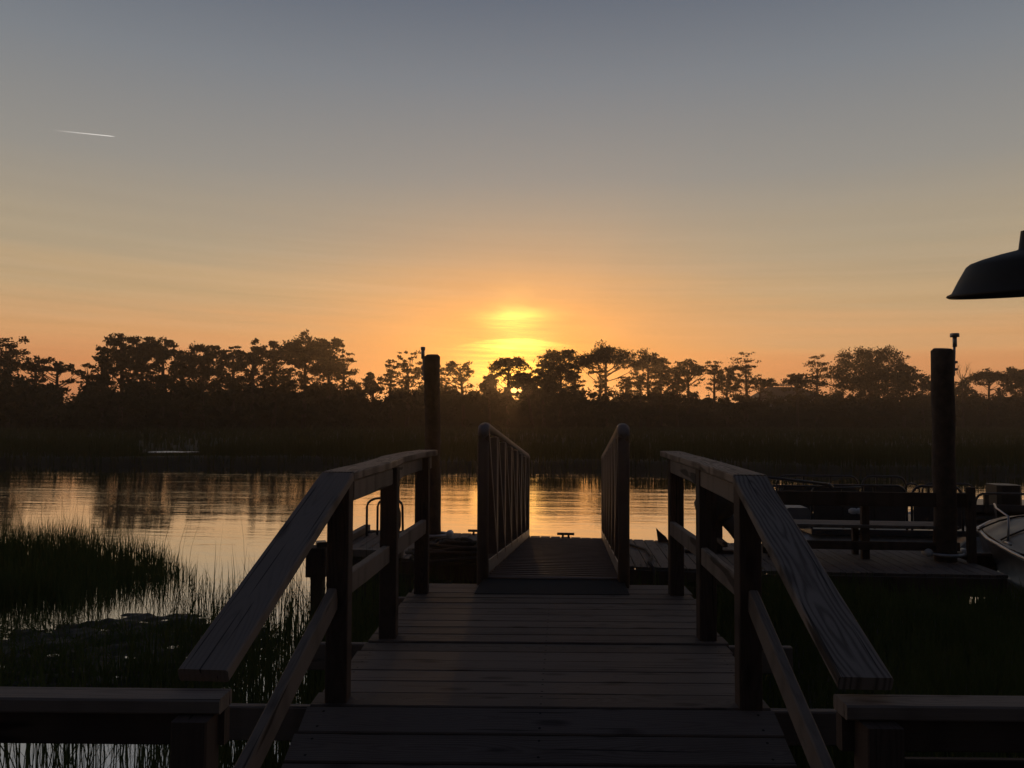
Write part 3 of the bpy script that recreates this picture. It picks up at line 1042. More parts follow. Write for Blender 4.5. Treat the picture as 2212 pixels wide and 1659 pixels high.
# support piles under the pier
for x in (-.9, .72):
    for y in (3.75, 5.2):
        b = MB()
        b.cyl((x, y, -1), 1.8, .10)
        b.build('support_pile', M['pile'], pier)

CAP = 1.915                  # top of the level handrail
# railing posts (4x4)
for side, pts in ((-1, ((3.27, -.942), (4.20, -.938), (5.27, -.955))), (1, ((3.335, .748), (4.305, .746), (5.37, .731)))):
    for y, x in pts:
        b = MB()
        b.box((x, y + .045, (DZ - .35 + CAP - .04) / 2), (.09, .09, CAP - .04 - DZ + .35), .004, rz=SK)
        b.build('railing_post', M['post'], pier)


def poly_board(name, pts, wd, th, mat='rail', up=(0, 0, 1)):
    b = MB()
    # resample so long boards are slightly irregular, as old lumber is
    P_ = [Vector(p) for p in pts]
    out = []
    for i in range(len(P_) - 1):
        for t_ in (0, .33, .66):
            q_ = P_[i].lerp(P_[i + 1], t_)
            if 0 < i + t_: q_ = q_ + Vector((random.uniform(-1, 1) * .0015, 0, random.uniform(-1, 1) * .0015))
            out.append(q_)
    out.append(P_[-1])
    b.board(out, wd, th, up, .005)
    return b.build(name, M[mat], pier)


zc = CAP - .019
# level handrail caps (they bow a little outwards)
poly_board('handrail_cap', [(-.957, 3.325, zc), (-.962, 4.05, zc), (-1.005, 4.6, zc), (-1.012, 5.05, zc), (-.965, 5.57, zc)], .14, .038, 'cap')
poly_board('handrail_cap', [(.762, 3.385, zc), (.76, 4.3, zc), (.745, 5.1, zc), (.732, 5.71, zc)], .14, .038, 'cap')
# sloping handrail caps down to the low cross rails
poly_board('handrail_cap', [(-.957, 3.318, zc - .002), (-.973, 2.125, 1.468 - .019)], .14, .038, 'rail')
poly_board('handrail_cap', [(.758, 3.378, zc - .002), (.778, 2.165, 1.481 - .019)], .14, .038, 'figured')
# boards below the caps
ap = zc - .019 - .045
poly_board('apron_board', [(-.915, 3.36, ap), (-.925, 4.16, ap)], .038, .085)
poly_board('apron_board', [(-.928, 4.25, ap), (-.985, 4.75, ap), (-.985, 5.1, ap), (-.945, 5.5, ap)], .038, .085)
poly_board('apron_board', [(.722, 3.43, ap), (.722, 4.26, ap)], .038, .085)
poly_board('apron_board', [(.718, 4.40, ap), (.70, 5.3, ap)], .038, .085)
# middle rails
mr = 1.487 - .046
poly_board('middle_rail', [(-.925, 3.365, mr), (-.925, 3.8, mr - .004), (-.945, 4.20, mr - .02)], .038, .092)
poly_board('middle_rail', [(-.912, 4.25, mr + .012), (-.92, 4.8, mr), (-.94, 5.27, mr - .02)], .038, .092)
poly_board('middle_rail', [(.73, 3.43, mr + .005), (.73, 4.30, mr - .02)], .038, .092)
poly_board('middle_rail', [(.72, 4.40, mr + .005), (.705, 5.37, mr - .022)], .038, .092)
# sloping middle rails beside the ramp
poly_board('middle_rail', [(-.955, 3.27, 1.400), (-.965, 2.05, 1.400 - 1.22 * .368)], .038, .092)
poly_board('middle_rail', [(.757, 3.335, 1.412), (.775, 2.05, 1.412 - 1.285 * .368)], .038, .092)
# low cross rails beside the ramp
zl = 1.428
for x0, x1 in ((-7.9, -.878), (.705, 7.9)):
    poly_board('handrail_cap', [(x0, sk(2.095, x0), zl - .019), ((x0 + x1) / 2, sk(2.095, (x0 + x1) / 2), zl - .021), (x1, sk(2.095, x1), zl - .019)], .09, .038, 'rail')
    poly_board('apron_board', [(x0, sk(2.105, x0), zl - .038 - .046), (x1, sk(2.105, x1), zl - .038 - .046)], .038, .09, 'post')
    b = MB()
    xs = [x1 + (.05 if x1 < 0 else 0)] if x1 < 0 else [x0 + .045]
    xs = (-.935, -2.9, -4.9, -6.9) if x1 < 0 else (.785, 2.7, 4.7, 6.7)
    for x in xs:
        b = MB()
        b.box((x, sk(2.06, x) - .01, (.3 + zl - .04) / 2), (.09, .09, zl - .04 - .3), .004, rz=SK)
        b.build('railing_post', M['post'], pier)
# right side lower panel boards under the cross rail
b = MB()
for k_, zz in enumerate((1.20, 1.055, .91, .765, .62)):
    b.board([(.86, sk(2.13, .86), zz), (7.8, sk(2.13, 7.8), zz)], .022, .135, seed=k_ * 3.3)
b.build('railing_board', M['post'], pier)
b = MB()
b.board([(-7.8, sk(2.13, -7.8), .63), (-.97, sk(2.13, -.97), .63)], .038, .09)
b.build('middle_rail', M['post'], pier)
# screw heads on the caps
for x, y, z in ((-.90, 3.36, CAP), (-1.0, 3.37, CAP), (-.94, 4.22, CAP), (-1.0, 4.24, CAP), (-.93, 5.3, CAP), (.72, 3.42, CAP), (.81, 3.43, CAP), (.72, 4.34, CAP), (.8, 4.35, CAP), (.73, 5.4, CAP)):
    b = MB()
    b.cyl((x, y, z - .004), .0055, .006, n=8, bev=.001)
    b.build('screw_head', M['steel'], pier)


# ------------------------------------------------------------------ aluminium gangway
gang = thing('gangway', 'aluminium gangway with tall railed sides sloping down to the floating dock', 'gangway', (-.08, 5.6, DZ))
GY0, GY1 = 5.60, 10.35


def gl(t_, side):            # base line of a side: t along, side -1 / 1
    a = Vector((-.578, 5.62, 1.0)) if side < 0 else Vector((.40, 5.62, 1.0))
    b_ = Vector((-.505, 10.35, .56)) if side < 0 else Vector((.495, 10.35, .56))
    return a.lerp(b_, t_)


for side in (-1, 1):
    RH = 1.09
    b = MB()
    # handrail: a flattened tube, its ends turned down into the end posts
    p0, p1 = gl(0, side), gl(1, side)
    path = [p0 + Vector((0, -.02, -.12)), p0 + Vector((0, -.02, RH - .12)), p0 + Vector((0, -.01, RH - .06)), p0 + Vector((0, .03, RH - .015)), p0 + Vector((0, .10, RH - .008))]
    path += [gl(t_, side) + Vector((0, 0, RH)) for t_ in (.1, .3, .5, .7, .9, .97)]
    path += [p1 + Vector((0, -.02, RH - .02)), p1 + Vector((0, .0, RH - .08)), p1]
    n = 12
    prof = [(math.cos(2 * math.pi * k_ / n) * .040, math.sin(2 * math.pi * k_ / n) * .026) for k_ in range(n)]
    b.sweep(path, prof, smooth=True)
    hr = b.build('handrail', M['alu'], gang)
    NB = 7
    for k_ in range(1, NB):
        t_ = k_ / NB
        q_ = gl(t_, side)
        b = MB()
        b.box((q_.x, q_.y, q_.z + RH / 2 - .03), (.068, .14, RH - .02), .006)
        b.build('baluster', M['alu'], gang)
        br = MB()     # gusset under the handrail
        br.box((q_.x + side * -.002, q_.y + .07, q_.z + RH - .055), (.02, .12, .045), .004)
        br.build('bracket', M['alu'], gang)
    for k_ in range(NB):
        a0, a1 = gl(k_ / NB, side), gl((k_ + 1) / NB, side)
        b = MB()
        b.board([a0 + Vector((0, .02, RH - .06)), a1 + Vector((0, -.02, .12))], .05, .08, up=(1, 0, 0), bev=.005)
        b.build('diagonal_brace', M['alu'], gang)
    b = MB()
    b.board([gl(0, side) + Vector((0, .0, .02)), gl(1, side) + Vector((0, 0, .02))], .05, .12, bev=.006)
    b.build('side_rail', M['alu'], gang)
    b = MB()
    b.board([gl(0.01, side) + Vector((side * -.035, .0, .10)), gl(.99, side) + Vector((side * -.035, 0, .10))], .006, .09, bev=.002)
    b.build('toe_board', M['galv'], gang)
b = MB()
ns = 33
lips = []
for k_ in range(ns):
    t_ = (k_ + .5) / ns
    l_, r_ = gl(t_, -1), gl(t_, 1)
    l_ = l_ + Vector((.03, 0, .015)); r_ = r_ + Vector((-.03, 0, .015))
    b.board([l_, r_], .128, .025, (0, .09, 1), .004)
    n0 = len(b.f)
    b.board([l_ + Vector((0, -.05, .022)), r_ + Vector((0, -.05, .022))], .022, .022, (0, .09, 1), .005)
    lips += range(n0, len(b.f))
    b.board([l_ + Vector((0, .02, .0155)), r_ + Vector((0, .02, .0155))], .008, .006, (0, .09, 1), .001)
tr_ = b.build('treads', M['tread'], gang)
tr_.data.materials.append(M['alu'])  # lighter lips paint in the sky's gleam on the tread edges
for k_ in lips: tr_.data.polygons[k_].material_index = 1
b = MB()
b.add([(-.60, 5.30, DZ + .004), (.42, 5.36, DZ + .004), (.40, 5.63, DZ + .045), (-.575, 5.60, DZ + .045),
       (-.60, 5.30, DZ + .001), (.42, 5.36, DZ + .001), (.40, 5.63, DZ + .038), (-.575, 5.60, DZ + .038)],
      [(0, 1, 2, 3), (7, 6, 5, 4), (0, 4, 5, 1), (1, 5, 6, 2), (2, 6, 7, 3), (3, 7, 4, 0)])
b.build('threshold_plate', M['tread'], gang)
b = MB()
b.tube([(-.57, 5.605, DZ + .047), (.40, 5.635, DZ + .047)], .011, 8)
b.build('hinge', M['alu'], gang)
for x in (-.45, .45):
    b = MB()
    b.tube([(x - .03, 10.3, .52), (x + .03, 10.3, .52)], .07, 14)
    b.build('roller', M['plastic'], gang)

# ------------------------------------------------------------------ floating dock
fd = thing('floating_dock', 'low floating wooden dock at the foot of the gangway', 'dock', (1, 10.4, .45))


def fy_far(x):
    return 11.62 - .14 * (x + 1.2)


def fy_near(x):
    return 9.45 - .10 * (x + 1.0) if x < 2 else 9.15


b = MB()
x = -2.95
while x < 6.2:
    if x + .14 < 4.75 or True:
        yn, yf = max(fy_near(x), 8.9), fy_far(x)
        if x > 4.75: yn = 10.6
        b.board([(x + .07, yn + random.uniform(-.006, .006), .431 + random.uniform(-.002, .002)), (x + .07, yf + random.uniform(-.012, .012), .431)], .136, .036, bev=.005)
    x += .144
b.build('deck', M['deck'], fd)
b = MB()
b.board([(-2.97, fy_near(-2.95) - .03, .32), (2.0, fy_near(2) - .03, .32)], .04, .2)
b.board([(2.0, 9.11, .32), (4.72, 9.11, .32)], .04, .2)
b.board([(-2.97, fy_far(-2.95) + .03, .32), (6.2, fy_far(6.2) + .03, .32)], .04, .2)
b.board([(-2.98, fy_near(-2.95), .32), (-2.98, fy_far(-2.95), .32)], .04, .2)
b.board([(4.76, 9.1, .32), (4.76, 10.7, .32)], .04, .2)
b.build('fascia', M['post'], fd)
for x in (-2.2, -.3, 1.6, 3.5):
    b = MB()
    b.box((x, 10.4, .1), (1.2, 1.9, .36), .04)
    b.build('float_drum', M['foam'], fd)
b = MB()      # raised side board on the left edge
b.board([(-2.93, 9.7, .50), (-2.93, 11.75, .50)], .09, .09, bev=.006)
b.board([(-2.9, 9.62, .50), (-1.95, 9.55, .50)], .09, .09, bev=.006)
b.build('edge_curb', M['rail'], fd)
for x in (-1.28, .0):
    b = MB()
    q_ = Vector((x, fy_far(x) - .12, .45))
    b.tube([q_ + Vector((-.12, 0, .06)), q_ + Vector((.12, 0, .06))], .018, 8, [.018, .018])
    for e in (-.04, .04): b.tube([q_ + Vector((e, 0, 0)), q_ + Vector((e, 0, .055))], .015, 8)
    b.build('mooring_cleat', M['steel'], fd)


# pilings
def piling(px, ybase, Y, dia, topy, label, pole_dx, pole_top, pole_bot, lean=0, captop=True):
    base = atY(px, ybase, Y)
    topP = atY(px + lean, topy, Y)
    root = thing('piling', label, 'piling', (base.x, Y, 0), 'tall pilings holding the floating dock')
    b = MB()
    H = topP.z
    N = 14
    path = [Vector((base.x + (topP.x - base.x) * (k_ / N) + .006 * math.sin(k_ * 1.9), Y + .006 * math.cos(k_ * 1.3), -1 + (H + 1) * k_ / N)) for k_ in range(N + 1)]
    path[-1].z = H - .03
    path.append(Vector((path[-1].x, Y, H)))
    radii = [dia / 2 * (1 + .015 * math.sin(k_ * 2.3)) for k_ in range(N + 1)] + [dia / 2 - .03]
    b.tube(path, dia / 2, 22, radii)
    b.build('pile', M['pile'], root)
    pb = MB()
    x = topP.x + pole_dx
    zt, zb = atY(px, pole_top, Y).z, atY(px, pole_bot, Y).z
    yy = Y - .0
    xb = x - .02 * (1 if pole_dx > 0 else -1)
    pb.tube([(xb, yy, zb), (x, yy, zt)], .016, 10)
    pb.tube([(x, yy, zt - .16), (x, yy, zt - .03)], .025, 10)
    pl = pb.build('pole', M['galv'], root)
    hb = MB()
    hb.cyl((x, yy, zt - .04), .045, .052 if pole_dx > 0 else .032, n=14, bev=.006)
    hb.build('pole_cap', M['galv'], pl)
    st = MB()
    for zz in (zb + .08, (zb + H) / 2):
        st.box((x - .03 * (1 if pole_dx > 0 else -1), yy, zz), (.1, .05, .03), .004)
    st.build('strap', M['galv'], root)
    # hoop that lets the dock ride up the pile
    hp = MB()
    ring = [(base.x + math.cos(a) * (dia / 2 + .07), Y + math.sin(a) * (dia / 2 + .07), .54) for a in [2 * math.pi * k_ / 20 for k_ in range(21)]]
    hp.tube(ring, .02, 8)
    hp.tube([(base.x - .02, Y + dia / 2 + .05, .5), (base.x - .02, Y + .5, .48)], .02, 8)
    hoop = hp.build('guide_hoop', M['galv'], root)
    for sx in (-1, 1):
        rl = MB()
        xx = base.x + sx * (dia / 2 + .09)
        rl.tube([(xx, Y - .08, .55), (xx, Y - .05, .55), (xx, Y + .05, .55), (xx, Y + .08, .55)], .045, 12, [.03, .05, .05, .03])
        rl.build('guide_roller', M['white'], hoop)
    return root


piling(940, 1180, 10.9, .215, 766, 'brown piling behind the left railing with a thin pole strapped to its left side', -.125, 750, 822, lean=-7)
piling(2043, 1206, 10.0, .255, 753, 'thick dark piling rising near the right edge with a capped pole on its right side', .15, 721, 812, lean=-8)

# short pile with a timber block, left of the railing
c0 = atY(683, 1212, 7.6)
sp = thing('short_piling', 'short dark post topped by a timber block in the water left of the railing', 'post', (c0.x, 7.6, 0))
b = MB(); b.box((c0.x + .02, 7.6, (c0.z - .8) / 2), (.115, .115, c0.z + .8), .008); b.build('post', M['post'], sp)
b = MB(); b.box((c0.x + .02, 7.6, c0.z + .0), (.19, .2, .275), .012); b.build('block', M['post'], sp)
b = MB(); b.box((c0.x + .05, 7.6, c0.z + .165), (.1, .12, .05), .012, rz=.4); b.build('bracket', M['steel'], sp)

# swim ladder with two hooped handles
lb = atZ(792, 1157, .45)
ld = thing('dock_ladder', 'dark metal ladder with two tall arched handles at the left end of the floating dock', 'ladder', (lb.x, lb.y, .45))
for off in ((0, 0), (.13, .10)):
    b = MB()
    wdt = .37 if off[0] == 0 else .36
    X0, Y0 = lb.x + off[0], lb.y + off[1]
    zt = atY(830, 1076, Y0).z
    path = [(X0, Y0, -.35), (X0, Y0, zt - .12)]
    for k_ in range(1, 8):
        a = math.pi - k_ * math.pi / 8
        path.append((X0 + wdt / 2 + wdt / 2 * math.cos(a), Y0, zt - .12 + .12 * math.sin(a)))
    path += [(X0 + wdt, Y0, zt - .12), (X0 + wdt + .01, Y0, .45)]
    b.tube(path, .017, 10)
    b.build('handle', M['steel'], ld)
b = MB()
b.tube([(lb.x, lb.y, .5), (lb.x + .155, lb.y + .1, .5)], .014, 8)
b.tube([(lb.x + .38, lb.y, .5), (lb.x + .50, lb.y + .1, .5)], .014, 8)
b.tube([(lb.x, lb.y, .2), (lb.x + .155, lb.y + .1, .2)], .014, 8)
b.build('rung', M['steel'], ld)

# life-ring bag hanging on the ladder
bb = MB()
bx, by = lb.x + .36, lb.y + .06
rings = []
for t_, rx_, ry_ in ((0, .09, .06), (.12, .12, .08), (.3, .12, .08), (.44, .075, .06), (.56, .03, .03)):
    rings.append([(bx + rx_ * math.cos(a), by + ry_ * math.sin(a), .47 + t_) for a in [2 * math.pi * k_ / 14 for k_ in range(14)]])
bb.loft(rings)
tag(bb.build('fender', M['plastic'], origin=(bx, by, .47)), 'dark boat fender leaning on the arched ladder handles', 'fender')

# dark heap of rope and netting by the left piling
hp_ = MB()
hc = atZ(965, 1212, .45)
for k_ in range(24):
    a = k_ * .9
    rr = .40 * (1 - (k_ / 24) ** 2 * .75) * random.uniform(.75, 1.05)
    pts = []
    for j in range(15):
        aa = a + j * 2 * math.pi / 14
        pts.append((hc.x + .08 + rr * 1.25 * math.cos(aa) + .04 * math.sin(j * 1.3 + k_ * 2) + .05 * math.sin(k_ * 1.7), hc.y + rr * .7 * math.sin(aa) + .04 * math.cos(k_), .475 + k_ * .009 + .03 * math.sin(aa * 2 + k_ * 1.1)))
    hp_.tube(pts, .022, 6)
tag(hp_.build('rope_coil', M['rope'], origin=(hc.x, hc.y, .45)), 'dark heap of coiled rope on the floating dock beside the left piling', 'rope')
rp = MB()
ra, rb = atZ(1372, 1178, .47), atZ(1401, 1214, .47)
rp.tube([ra + Vector((-.5, .1, 0)), ra + Vector((-.05, .02, 0)), ra.lerp(rb, .35) + Vector((.09, .08, 0)), ra.lerp(rb, .7) + Vector((.09, .02, 0)), rb, rb + Vector((.03, -.28, -.02)), rb + Vector((.03, -.36, -.2))], .017, 8)
tag(rp.build('mooring_rope', M['rope'], origin=(ra.x, ra.y, .45)), 'dark rope curving across the floating dock right of the gangway', 'rope')
wd = MB()
wq = atZ(1431, 1171, .45)
V = []
for yy in (-.02, .02):
    V += [(wq.x - .06, wq.y + yy, .452), (wq.x + .09, wq.y + yy, .452), (wq.x + .05, wq.y + yy, .52), (wq.x - .045, wq.y + yy, .60), (wq.x - .085, wq.y + yy, .645)]
wd.add(V, [(0, 1, 2, 3, 4), (9, 8, 7, 6, 5)] + [(i, i + 5, (i + 1) % 5 + 5, (i + 1) % 5) for i in range(5)])
tag(wd.build('boat_chock', M['post'], origin=(wq.x, wq.y, .45)), 'small pointed wooden chock standing on the dock edge left of the right railing', 'chock')

# bench along the dock on the right
bn = thing('dock_bench', 'long wooden bench with a wide back board on the floating dock', 'bench', (3.6, 10.1, .45))
b = MB()
b.board([(2.45, 10.02, 1.178), (4.78, 9.98, 1.178)], .04, .17, bev=.006)
b.build('backrest', M['post'], bn)
b = MB()
for k_ in range(3):
    b.board([(2.5, 10.08 + k_ * .15, .845), (4.7, 10.04 + k_ * .15, .845)], .14, .04, bev=.006)
b.build('seat', M['rail'], bn)
for x in (2.52, 3.63, 4.80):
    b = MB()
    b.box((x, 10.06 if x < 4.7 else 9.9, .45 + (.40 if x < 4.7 else .44)), (.09, .07, .8 if x < 4.7 else .9), .005)
    b.build('post', M['post'], bn)
    b = MB()
    b.box((x, 10.4, .62), (.07, .07, .34), .005)
    b.build('leg', M['post'], bn)
b = MB()
b.board([(2.5, 10.0, .62), (4.7, 9.98, .62)], .035, .1, bev=.005)
b.build('lower_board', M['post'], bn)

# outboard motor, tilted, behind the right railing posts
om = thing('outboard_motor', 'dark outboard motor tilted up on a stand behind the right railing posts', 'outboard motor', (1.95, 10.3, .45))
cw = atY(1548, 1090, 10.3)
def oval(c, rx_, ry_, tilt, n=16, sq=.75):
    out = []
    for k_ in range(n):
        a = 2 * math.pi * k_ / n
        cx_, sy_ = math.cos(a), math.sin(a)
        cx_ = math.copysign(abs(cx_) ** sq, cx_); sy_ = math.copysign(abs(sy_) ** sq, sy_)
        v_ = Matrix.Rotation(tilt, 3, 'Y') @ Vector((rx_ * cx_, ry_ * sy_, 0))
        out.append(Vector(c) + v_)
    return out
ax = Matrix.Rotation(math.radians(-35), 3, 'Y') @ Vector((0, 0, 1))
b = MB()
rings = []
for t_, k_ in ((-.20, .55), (-.17, .85), (-.05, 1), (.1, 1.02), (.17, .9), (.22, .55), (.235, .2)):
    rings.append(oval(cw + ax * t_, .25 * k_, .17 * k_, math.radians(-35)))
b.loft(rings)
b.build('cowl', M['plastic'], om)
b = MB()
rings = []
for t_, rx_, ry_ in ((-.16, .11, .08), (-.35, .08, .06), (-.6, .07, .05), (-.72, .12, .045), (-.76, .05, .03)):
    rings.append(oval(cw + ax * t_, rx_, ry_, math.radians(-35), sq=.9))
b.loft(rings)
lu = cw + ax * -.68
b.tube([lu + Vector((-.14, 0, -.06)), lu, lu + Vector((.15, 0, .09))], .05, 10, [.02, .055, .035])
b.build('leg', M['hull'], om)
b = MB()
for k_ in range(3):
    a = k_ * 2.1
    c_ = lu + Vector((.17, 0, .10))
    d_ = Vector((math.sin(.6) * -math.sin(a) * .6, math.cos(a), math.sin(a) * .8)) * .11
    s_ = Vector((.03, -d_.z * .35, d_.y * .35))
    b.add([c_, c_ + d_ * .6 + s_, c_ + d_, c_ + d_ * .6 - s_], [(0, 1, 2, 3), (3, 2, 1, 0)])
b.build('propeller', M['steel'], om)
b = MB()
b.box((cw.x + .02, 10.3, .76), (.09, .09, .58), .006)
b.box((cw.x + .02, 10.12, .62), (.06, .5, .06), .006)
b.box((cw.x - .1, 10.3, .47), (.6, .09, .04), .006)
b.build('stand', M['post'], om)
b = MB(); q_ = atY(1583, 1120, 10.35); b.box((q_.x, 10.35, q_.z), (.06, .05, .12), .008); b.build('tail_tag', M['rail'], om)


# pontoon boats beyond the dock
def rail_panel(b, x0, x1, y, z0, z1, r=.02, cr=.16):
    path = [(x0, y, z0)]
    for k_ in range(0, 6):
        a = math.pi - k_ * math.pi / 10
        path.append((x0 + cr + cr * math.cos(a), y, z1 - cr + cr * math.sin(a)))
    for k_ in range(0, 6):
        a = math.pi / 2 - k_ * math.pi / 10
        path.append((x1 - cr + cr * math.cos(a), y, z1 - cr + cr * math.sin(a)))
    path.append((x1, y, z0))
    b.tube(path, r, 8)


def pontoon(label, x0, x1, y0, y1, rz_, dz, splits, fence=True, sid=0):
    root = thing('pontoon_boat', label, 'boat', ((x0 + x1) / 2, (y0 + y1) / 2, 0), 'pontoon boats moored beyond the dock')
    for yy in (y0 + .35, y1 - .35):
        b = MB()
        b.tube([(x0 - .2, yy, .18), (x0 + .25, yy, .12), (x1 - .5, yy, .12), (x1, yy, .3)], .27, 16, [.06, .27, .27, .03])
        b.build('pontoon', M['galv'], root)
    b = MB(); b.box(((x0 + x1) / 2, (y0 + y1) / 2, dz - .04), (x1 - x0, y1 - y0, .09), .01); b.build('deck', M['hull'], root)
    for yy in (y0 + .05, y1 - .05):
        for a_, c_ in splits:
            b = MB()
            rail_panel(b, a_, c_, yy, dz, rz_)
            fr = b.build('rail', M['steel'], root)
            if fence:
                pb = MB(); pb.box(((a_ + c_) / 2, yy, (dz + rz_ - .2) / 2 + .02), (c_ - a_ - .05, .012, rz_ - .22 - dz), .003)
                pb.build('fence_panel', M['hull'], fr)
                for tt in (.33, .66):
                    pb = MB(); pb.box((a_ + (c_ - a_) * tt, yy, (dz + rz_) / 2), (.03, .03, rz_ - dz - .03), .003); pb.build('upright', M['steel'], fr)
    return root


YA = 13.0
zA = atY(1900, 1050, YA).z
xa = [atY(p_, 1050, YA).x for p_ in (1752, 1961, 1972, 2082, 2092, 2150)]
pa = pontoon('pontoon boat with low curved rails behind the dock bench', xa[0], atY(2120, 1050, YA).x, YA, YA + 2.2, zA, .40,
             [(xa[0] + .02, xa[1]), (xa[2], xa[3])], sid=1)
b = MB(); q0, q1 = atY(1700, 1098, YA + .3), atY(1755, 1098, YA + .3)
b.box(((q0.x + q1.x) / 2, YA + .7, q0.z - .17), (q1.x - q0.x, .6, .34), .05); b.build('seat_cover', M['vinyl'], pa)
b = MB()
for a_, c_ in ((1838, 1848), (1852, 1864)):
    q_ = atY((a_ + c_) / 2, 1104, YA - .2)
    rings = [[(q_.x + .055 * k_ * math.cos(a) * 1.3, YA - .2 + .06 * k_ * math.sin(a), q_.z + zz) for a in [2 * math.pi * j / 12 for j in range(12)]] for zz, k_ in ((-.045, .5), (-.02, 1), (.02, 1), (.045, .5))]
    b.loft(rings)
b.build('seat_cushion', M['white'], pa)
# folded canopy frame lying along the rail
b = MB()
f0, f1 = atY(1640, 1029, YA - .3), atY(1788, 1046, YA - .3)
b.tube([f0, f1], .022, 8); b.tube([atY(1640, 1049, YA - .3), atY(1795, 1051, YA - .3)], .018, 8)
b.tube([f1, f1 + Vector((.07, 0, -.06))], .035, 8); b.tube([atY(1795, 1055, YA - .3), atY(1860, 1053, YA - .3)], .02, 8)
b.tube([atY(1655, 1050, YA - .3), atY(1640, 1090, YA - .3)], .02, 8)
b.tube([atY(1690, 1051, YA - .3), atY(1684, 1080, YA - .3)], .02, 8)
b.build('canopy_frame', M['steel'], pa)

YB = 14.6
zB = atY(2150, 1067, YB).z
xb = [atY(p_, 1067, YB).x for p_ in (2060, 2103, 2110, 2240)]
pb_ = pontoon('pontoon boat with a dark tall seat behind the covered boat at the right edge', xb[0], xb[3] + 2.5, YB, YB + 2.2, zB, atY(2150, 1105, YB).z,
              [(xb[0] + .02, xb[1]), (xb[2], xb[3])], fence=False)
b = MB(); q_ = atY(2130, 1075, YB); b.box((q_.x, YB, q_.z - .1), (.07, .07, .32), .005); b.build('rail_bracket', M['steel'], pb_)
b = MB(); q0 = atY(2100, 1090, YB)
b.box((q0.x + 1.9, YB + .02, q0.z - .13), (4.2, .04, .26), .01); b.build('fence_panel', M['hull'], pb_)
b = MB(); q0, q1 = atY(2157, 1048, YB + .4), atY(2200, 1110, YB + .4)
b.box(((q0.x + q1.x) / 2 + .02, YB + .6, (q0.z + q1.z) / 2), (q1.x - q0.x + .1, .5, q0.z - q1.z), .06); b.build('seat', M['plastic'], pb_)

# motor boat at the right edge, its bow away from the viewer
bt = thing('motor_boat', 'small motor boat with a pale glossy foredeck moored right of the thick piling', 'boat', (5.9, 9.4, 0))
ang_ = math.radians(-11)
BO = Vector((6.08, 9.5, 0))


def bl(x, y, z):
    return BO + Matrix.Rotation(ang_, 3, 'Z') @ Vector((x, y, z))


ys = [2.75, 2.5, 1.8, .9, -.2, -1.6, -3.3]
hw = [.08, .45, .82, .95, .98, .98, .95]
sh = [.68, .67, .65, .63, .61, .60, .60]
rings = []
for y_, h_, s__ in zip(ys, hw, sh):
    rings.append([bl(h_ * cx_, y_, z_) for cx_, z_ in ((-1, s__), (-.98, s__ - .08), (-.88, .25), (-.62, .0), (0, -.15), (.62, .0), (.88, .25), (.98, s__ - .08), (1, s__))])
b = MB(); b.loft(rings, closed=False, cap=False)
b.add([p for p in rings[-1]], [tuple(range(9))])
b.build('hull', M['hull'], bt)
b = MB()
rings = []
for y_, h_, s__, cr_ in zip([2.7, 2.5, 2.1, 1.5, .9, .3, -.3, -.8], [.1, .42, .70, .85, .92, .94, .94, .94], [.68, .67, .655, .645, .635, .625, .62, .615], [.02, .10, .24, .33, .34, .31, .27, .25]):
    rings.append([bl(h_ * k_ * .97, y_, s__ + .012 + .72 * cr_ * (1 - abs(k_) ** 2.6) + .012 * math.sin(k_ * 9 + y_ * 4)) for k_ in (-1, -.92, -.8, -.6, -.35, -.1, .15, .4, .65, .85, 1)])
b.loft(rings, closed=False, cap=False)
b.build('foredeck', M['gel'], bt)
b = MB()
for sgn in (-1, 1):
    b.tube([bl(sgn * h_, y_, s__ + .01) for y_, h_, s__ in zip(ys, hw, sh)], .022, 8)
b.build('rub_rail', M['galv'], bt)
b = MB()
rings = [[bl(.6 * k_, -.5 + .3 * (1 - k_ * k_) - t_ * .3, .86 + t_ * .26) for k_ in (-1, -.7, -.35, 0, .35, .7, 1)] for t_ in (0, .5, 1)]
b.loft(rings, closed=False, cap=False)
b = MB()
for sgn in (-1, 1):
    b.tube([bl(sgn * .42, 2.35, .72), bl(sgn * .46, 2.3, .95), bl(sgn * .70, 1.4, .98), bl(sgn * .80, .6, .96), bl(sgn * .84, .5, .66)], .012, 8)
b.build('bow_rail', M['galv'], bt)
for yy in (1.9, .1):
    b = MB()
    b.tube([bl(-.98 * (.85 if yy > 1 else .98), yy - .1, .70), bl(-.98 * (.85 if yy > 1 else .98), yy + .1, .70)], .014, 8)
    b.build('cleat', M['galv'], bt)
for yy in (1.5, .6, -.3):
    b = MB()
    b.tube([bl(.9 * k_, yy, .652 + .012 + .72 * .33 * (1 - abs(k_) ** 2.6)) for k_ in (-.99, -.9, -.7, -.45, -.2, .1, .4, .7, .9, .99)], .012, 6)
    b.build('deck_strap', M['plastic'], bt)
wsd, wst, wsp = principled('smoked acrylic', (.05, .05, .055, 1), .08)
b.build('windshield', wsd, bt)

